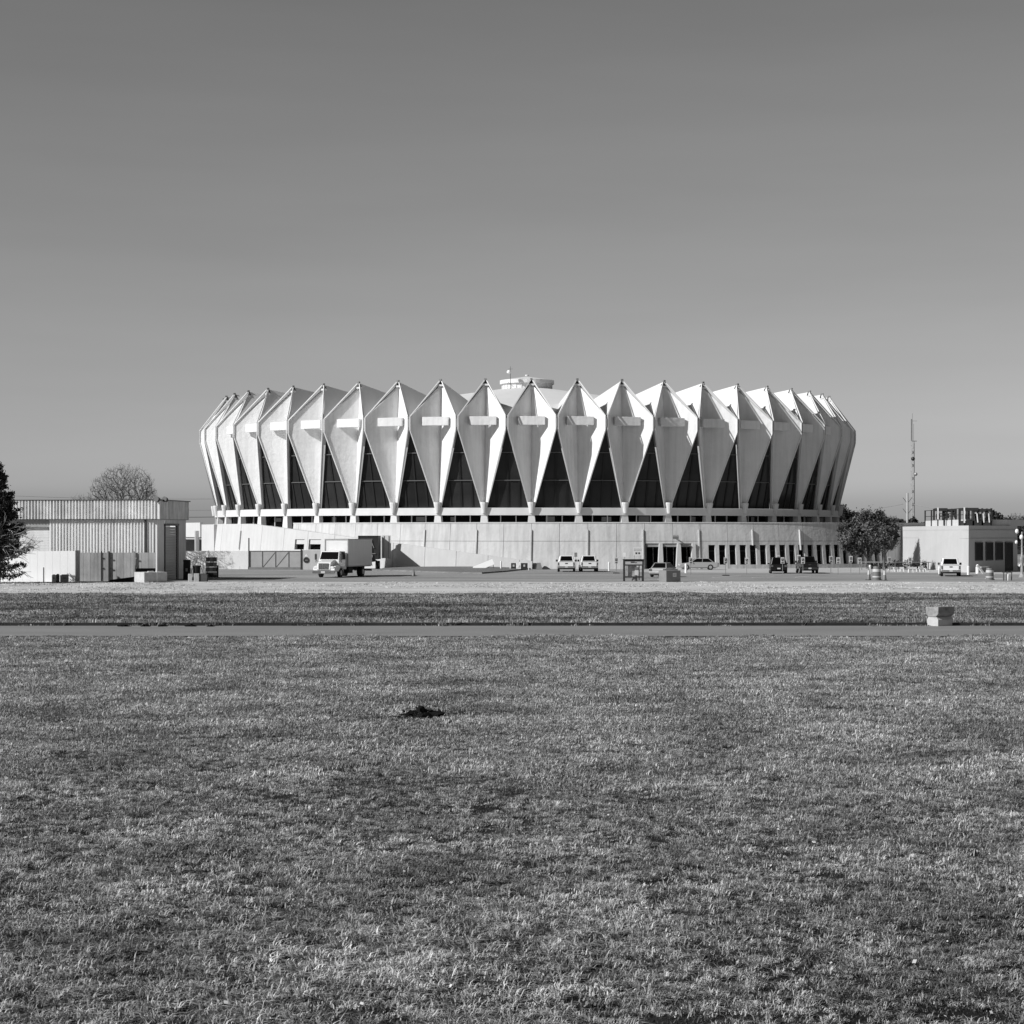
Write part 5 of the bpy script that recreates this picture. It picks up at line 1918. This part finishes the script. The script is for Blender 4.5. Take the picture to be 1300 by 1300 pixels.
def grass_tile(name, size, ntuft, per, h, wid, spread, m, seed, lie=.75, cor=.7):
    r_ = np.random.default_rng(seed)
    tx = r_.uniform(-size / 2, size / 2, (ntuft, 2))
    th_ = r_.gamma(2.4, .42, ntuft)            # tuft vigour
    tt = np.clip(r_.normal(.5, .28, ntuft), 0, 1)
    n = ntuft * per
    ti = np.repeat(np.arange(ntuft), per)
    base = tx[ti] + r_.normal(size=(n, 2)) * spread * r_.uniform(.5, 1.6, ntuft)[ti][:, None]
    a = r_.uniform(0, 2 * PI, n)
    lean = np.abs(r_.normal(lie, .5, n))
    hh = h * np.clip(th_[ti], .3, 2.2) * r_.uniform(.5, 1.25, n)
    dx, dy = np.cos(a), np.sin(a)
    wx, wy = -dy * wid / 2 * r_.uniform(.6, 1.4, n), dx * wid / 2 * r_.uniform(.6, 1.4, n)
    z0 = np.zeros(n)
    V = np.empty((n, 5, 3))
    V[:, 0] = np.stack([base[:, 0] - wx, base[:, 1] - wy, z0], 1)
    V[:, 1] = np.stack([base[:, 0] + wx, base[:, 1] + wy, z0], 1)
    mx_, my_ = base[:, 0] + dx * hh * lean * .35, base[:, 1] + dy * hh * lean * .35
    V[:, 2] = np.stack([mx_ + wx * .8, my_ + wy * .8, hh * .62], 1)
    V[:, 3] = np.stack([mx_ - wx * .8, my_ - wy * .8, hh * .62], 1)
    V[:, 4] = np.stack([base[:, 0] + dx * hh * lean, base[:, 1] + dy * hh * lean, hh * (1.05 - .28 * np.minimum(lean, 1.6))], 1)
    o5 = np.arange(n) * 5
    quads = np.stack([o5, o5 + 1, o5 + 2, o5 + 3], 1)
    tris = np.stack([o5 + 3, o5 + 2, o5 + 4], 1)
    loops = np.concatenate([quads.ravel(), tris.ravel()]).astype(np.int32)
    me = bpy.data.meshes.new(name)
    me.vertices.add(5 * n); me.vertices.foreach_set("co", V.astype(np.float32).ravel())
    me.loops.add(len(loops)); me.loops.foreach_set("vertex_index", loops)
    me.polygons.add(2 * n)
    me.polygons.foreach_set("loop_start", np.concatenate([np.arange(n) * 4, 4 * n + np.arange(n) * 3]).astype(np.int32))
    me.polygons.foreach_set("loop_total", np.concatenate([np.full(n, 4), np.full(n, 3)]).astype(np.int32))
    me.update(calc_edges=True)
    tone = np.clip(tt[ti] * cor + (1 - cor) * r_.uniform(-.2, 1.15, n) + .06, 0, 1) ** 1.3
    at = me.attributes.new("tone", 'FLOAT', 'POINT')
    at.data.foreach_set("value", np.repeat(tone, 5).astype(np.float32))
    me.materials.append(m)
    return bpy.data.objects.new(name, me)


def scatter(name, protos, pts, label):
    """points with turn, size and kind of tuft; one object of kind stuff"""
    src = bpy.data.collections.new(name + "_tufts")
    for i, p_ in enumerate(protos):
        p_.name = "%s_tuft_%02d" % (name, i)
        src.objects.link(p_)
    me = bpy.data.meshes.new(name)
    me.vertices.add(len(pts)); me.vertices.foreach_set("co", np.ascontiguousarray(pts[:, :3], dtype=np.float32).ravel())
    for nm, col in (("turn", 3), ("size", 4)):
        a = me.attributes.new(nm, 'FLOAT', 'POINT'); a.data.foreach_set("value", np.ascontiguousarray(pts[:, col], dtype=np.float32))
    a = me.attributes.new("which", 'INT', 'POINT'); a.data.foreach_set("value", np.ascontiguousarray(pts[:, 5], dtype=np.int32))
    o_ = bpy.data.objects.new(name, me)
    COL.objects.link(o_)
    ng = bpy.data.node_groups.new(name, 'GeometryNodeTree')
    ng.interface.new_socket("Geometry", in_out='INPUT', socket_type='NodeSocketGeometry')
    ng.interface.new_socket("Geometry", in_out='OUTPUT', socket_type='NodeSocketGeometry')
    N_ = ng.nodes; K = ng.links
    gi = N_.new("NodeGroupInput"); go = N_.new("NodeGroupOutput")
    mp = N_.new("GeometryNodeMeshToPoints")
    ip = N_.new("GeometryNodeInstanceOnPoints")
    ci = N_.new("GeometryNodeCollectionInfo")
    ci.inputs["Collection"].default_value = src
    ci.inputs["Separate Children"].default_value = True
    ci.inputs["Reset Children"].default_value = True

    def attr(nm, tp):
        q = N_.new("GeometryNodeInputNamedAttribute"); q.data_type = tp; q.inputs["Name"].default_value = nm
        return q.outputs["Attribute"]
    cx_ = N_.new("ShaderNodeCombineXYZ")
    K.new(attr("turn", 'FLOAT'), cx_.inputs["Z"])
    K.new(gi.outputs[0], mp.inputs["Mesh"])
    K.new(mp.outputs[0], ip.inputs["Points"])
    K.new(ci.outputs[0], ip.inputs["Instance"])
    ip.inputs["Pick Instance"].default_value = True
    K.new(attr("which", 'INT'), ip.inputs["Instance Index"])
    K.new(cx_.outputs[0], ip.inputs["Rotation"])
    K.new(attr("size", 'FLOAT'), ip.inputs["Scale"])
    K.new(ip.outputs[0], go.inputs[0])
    md_ = o_.modifiers.new("tufts", 'NODES'); md_.node_group = ng
    return tag(o_, label, "grass", kind='stuff')


MX, MY = G(538, 909.5)


def field(y0, y1, step, nproto, margin=2.5, jit=.35, hscale=(.75, 1.25), keep=1.0, z=0.0, fade=None, edge=None):
    out = []
    y = y0
    while y < y1:
        hw = y * 650 / F + margin
        n = int(2 * hw / step) + 1
        xs = -hw + np.arange(n) * step
        for x_ in xs:
            if rng.random() > keep: continue
            px_, py_ = x_ + rng.uniform(-jit, jit) * step, y + rng.uniform(-jit, jit) * step
            if edge and py_ > edge - .9 + .35 * math.sin(px_ * .7) + .3 * math.sin(px_ * 1.9 + 1) + rng.uniform(-.2, .2): continue
            if (px_ - MX) ** 2 / .9 + (py_ - MY) ** 2 / 1.7 < 1: continue
            if fade:
                q = min(1, max(0, (py_ - fade[0]) / (fade[1] - fade[0])))
                if rng.random() > (1 - q if fade[2] else .3 + q * .7): continue
            # vigour drifts across the field
            g = .5 + .5 * math.sin(px_ * .31 + 1.3 * math.sin(py_ * .17)) * math.sin(py_ * .23 + 1.7 * math.sin(px_ * .11))
            s = hscale[0] + (hscale[1] - hscale[0]) * (.6 * g + .4 * rng.random())
            out.append((px_, py_, z, rng.uniform(0, 2 * PI), s, rng.integers(0, nproto)))
        y += step
    return np.array(out)


GM_NEAR = grass_mat("lawn_blade", .012, .86, .33, .52, 1.15, 1.0)
GM_FAR = grass_mat("lawn_blade_far", .08, .60, .30, .6, 1.35, .6)
GM_VERGE = grass_mat("verge_blade", .05, .44, .10, .42, 1.6, 1.6)
GM_DRY = grass_mat("stubble_blade", .36, .80, .15, .75, 1.2, .4)
near = [grass_tile("near", 1.5, 88, 30, .056, .0125, .042, GM_NEAR, s, 1.25, .66) for s in range(8)]
scatter("lawn_grass", near, field(13.0, 66, .96, 8, 13.0, hscale=(.55, 1.25), fade=(40, 66, 1)), "patchy winter lawn of short tufted grass in the foreground")
GM_LOW = grass_mat("low_green_blade", .01, .16, .6, .5, 1.5, 1.0)
low_ = [grass_tile("low", 2.0, 1300, 1, .034, .013, .0, GM_LOW, 60 + s, 1.3, .8) for s in range(4)]
scatter("lawn_grass", low_, field(13.0, 70, 1.35, 4, 13.0, fade=(50, 70, 1)), "short dark green blades between the pale tufts of the lawn")
mid = [grass_tile("mid", 1.9, 150, 18, .060, .016, .07, GM_NEAR, 20 + s, 1.1, .45) for s in range(6)]
scatter("lawn_grass", mid, field(36, 87.0, 1.1, 6, 14, fade=(36, 50, 0), edge=86.3), "short patchy lawn reaching to the near edge of the road")
dead = [grass_tile("dead", 1.5, 34, 12, .05, .028, .10, GM_DRY, 90 + s, 1.2, .5) for s in range(3)]
scatter("verge_grass", dead, field(97.6, 140, 1.5, 3, 14, keep=.14), "pale dead blades mixed into the dark turf beyond the road")
ver = [grass_tile("verge", 2.6, 120, 11, .075, .035, .10, GM_VERGE, 40 + s) for s in range(4)]
scatter("verge_grass", ver, field(97.8, 146, 1.9, 4, 12), "dark green turf beyond the road's kerb")
stb = [grass_tile("stubble", 3.6, 70, 7, .05, .05, .12, GM_DRY, 60 + s) for s in range(4)]
scatter("dry_stubble", stb, field(144, 181, 3.0, 4, 16, keep=.45), "pale dry stubble in front of the parking lot")
# ragged taller fringe along the kerb
fr_ = [grass_tile("fringe", 1.3, 46, 14, .16, .03, .10, GM_VERGE, 80 + s) for s in range(3)]
pts = []
x = -42.0
while x < 42:
    if rng.random() < .85:
        pts.append((x, ROAD_Y1 + .75 + rng.uniform(-.25, .4), 0, rng.uniform(0, 6.28), rng.uniform(.5, 1.2), rng.integers(0, 3)))
    x += .9
scatter("verge_grass", fr_, np.array(pts), "ragged taller grass fringe along the far kerb")

# pale fallen leaves strewn on the lawn
k = 420
yy = 16 + 70 * rng.uniform(0, 1, k) ** 1.5
xx = (rng.uniform(-1, 1, k)) * (yy * .27 + 1)
lf = leaf_object("fallen_leaves", np.stack([xx, yy, rng.uniform(.035, .07, k)], 1), rng.normal(size=(k, 3)) * .6 + np.array([-.3, -.4, 1]), rng.uniform(.012, .036, k), leaf_mat("pale_fallen_leaf", .5, .35), None, rng.uniform(0, 1, k), .7)
tag(lf, "pale fallen leaves strewn over the lawn", "leaves", kind='stuff')
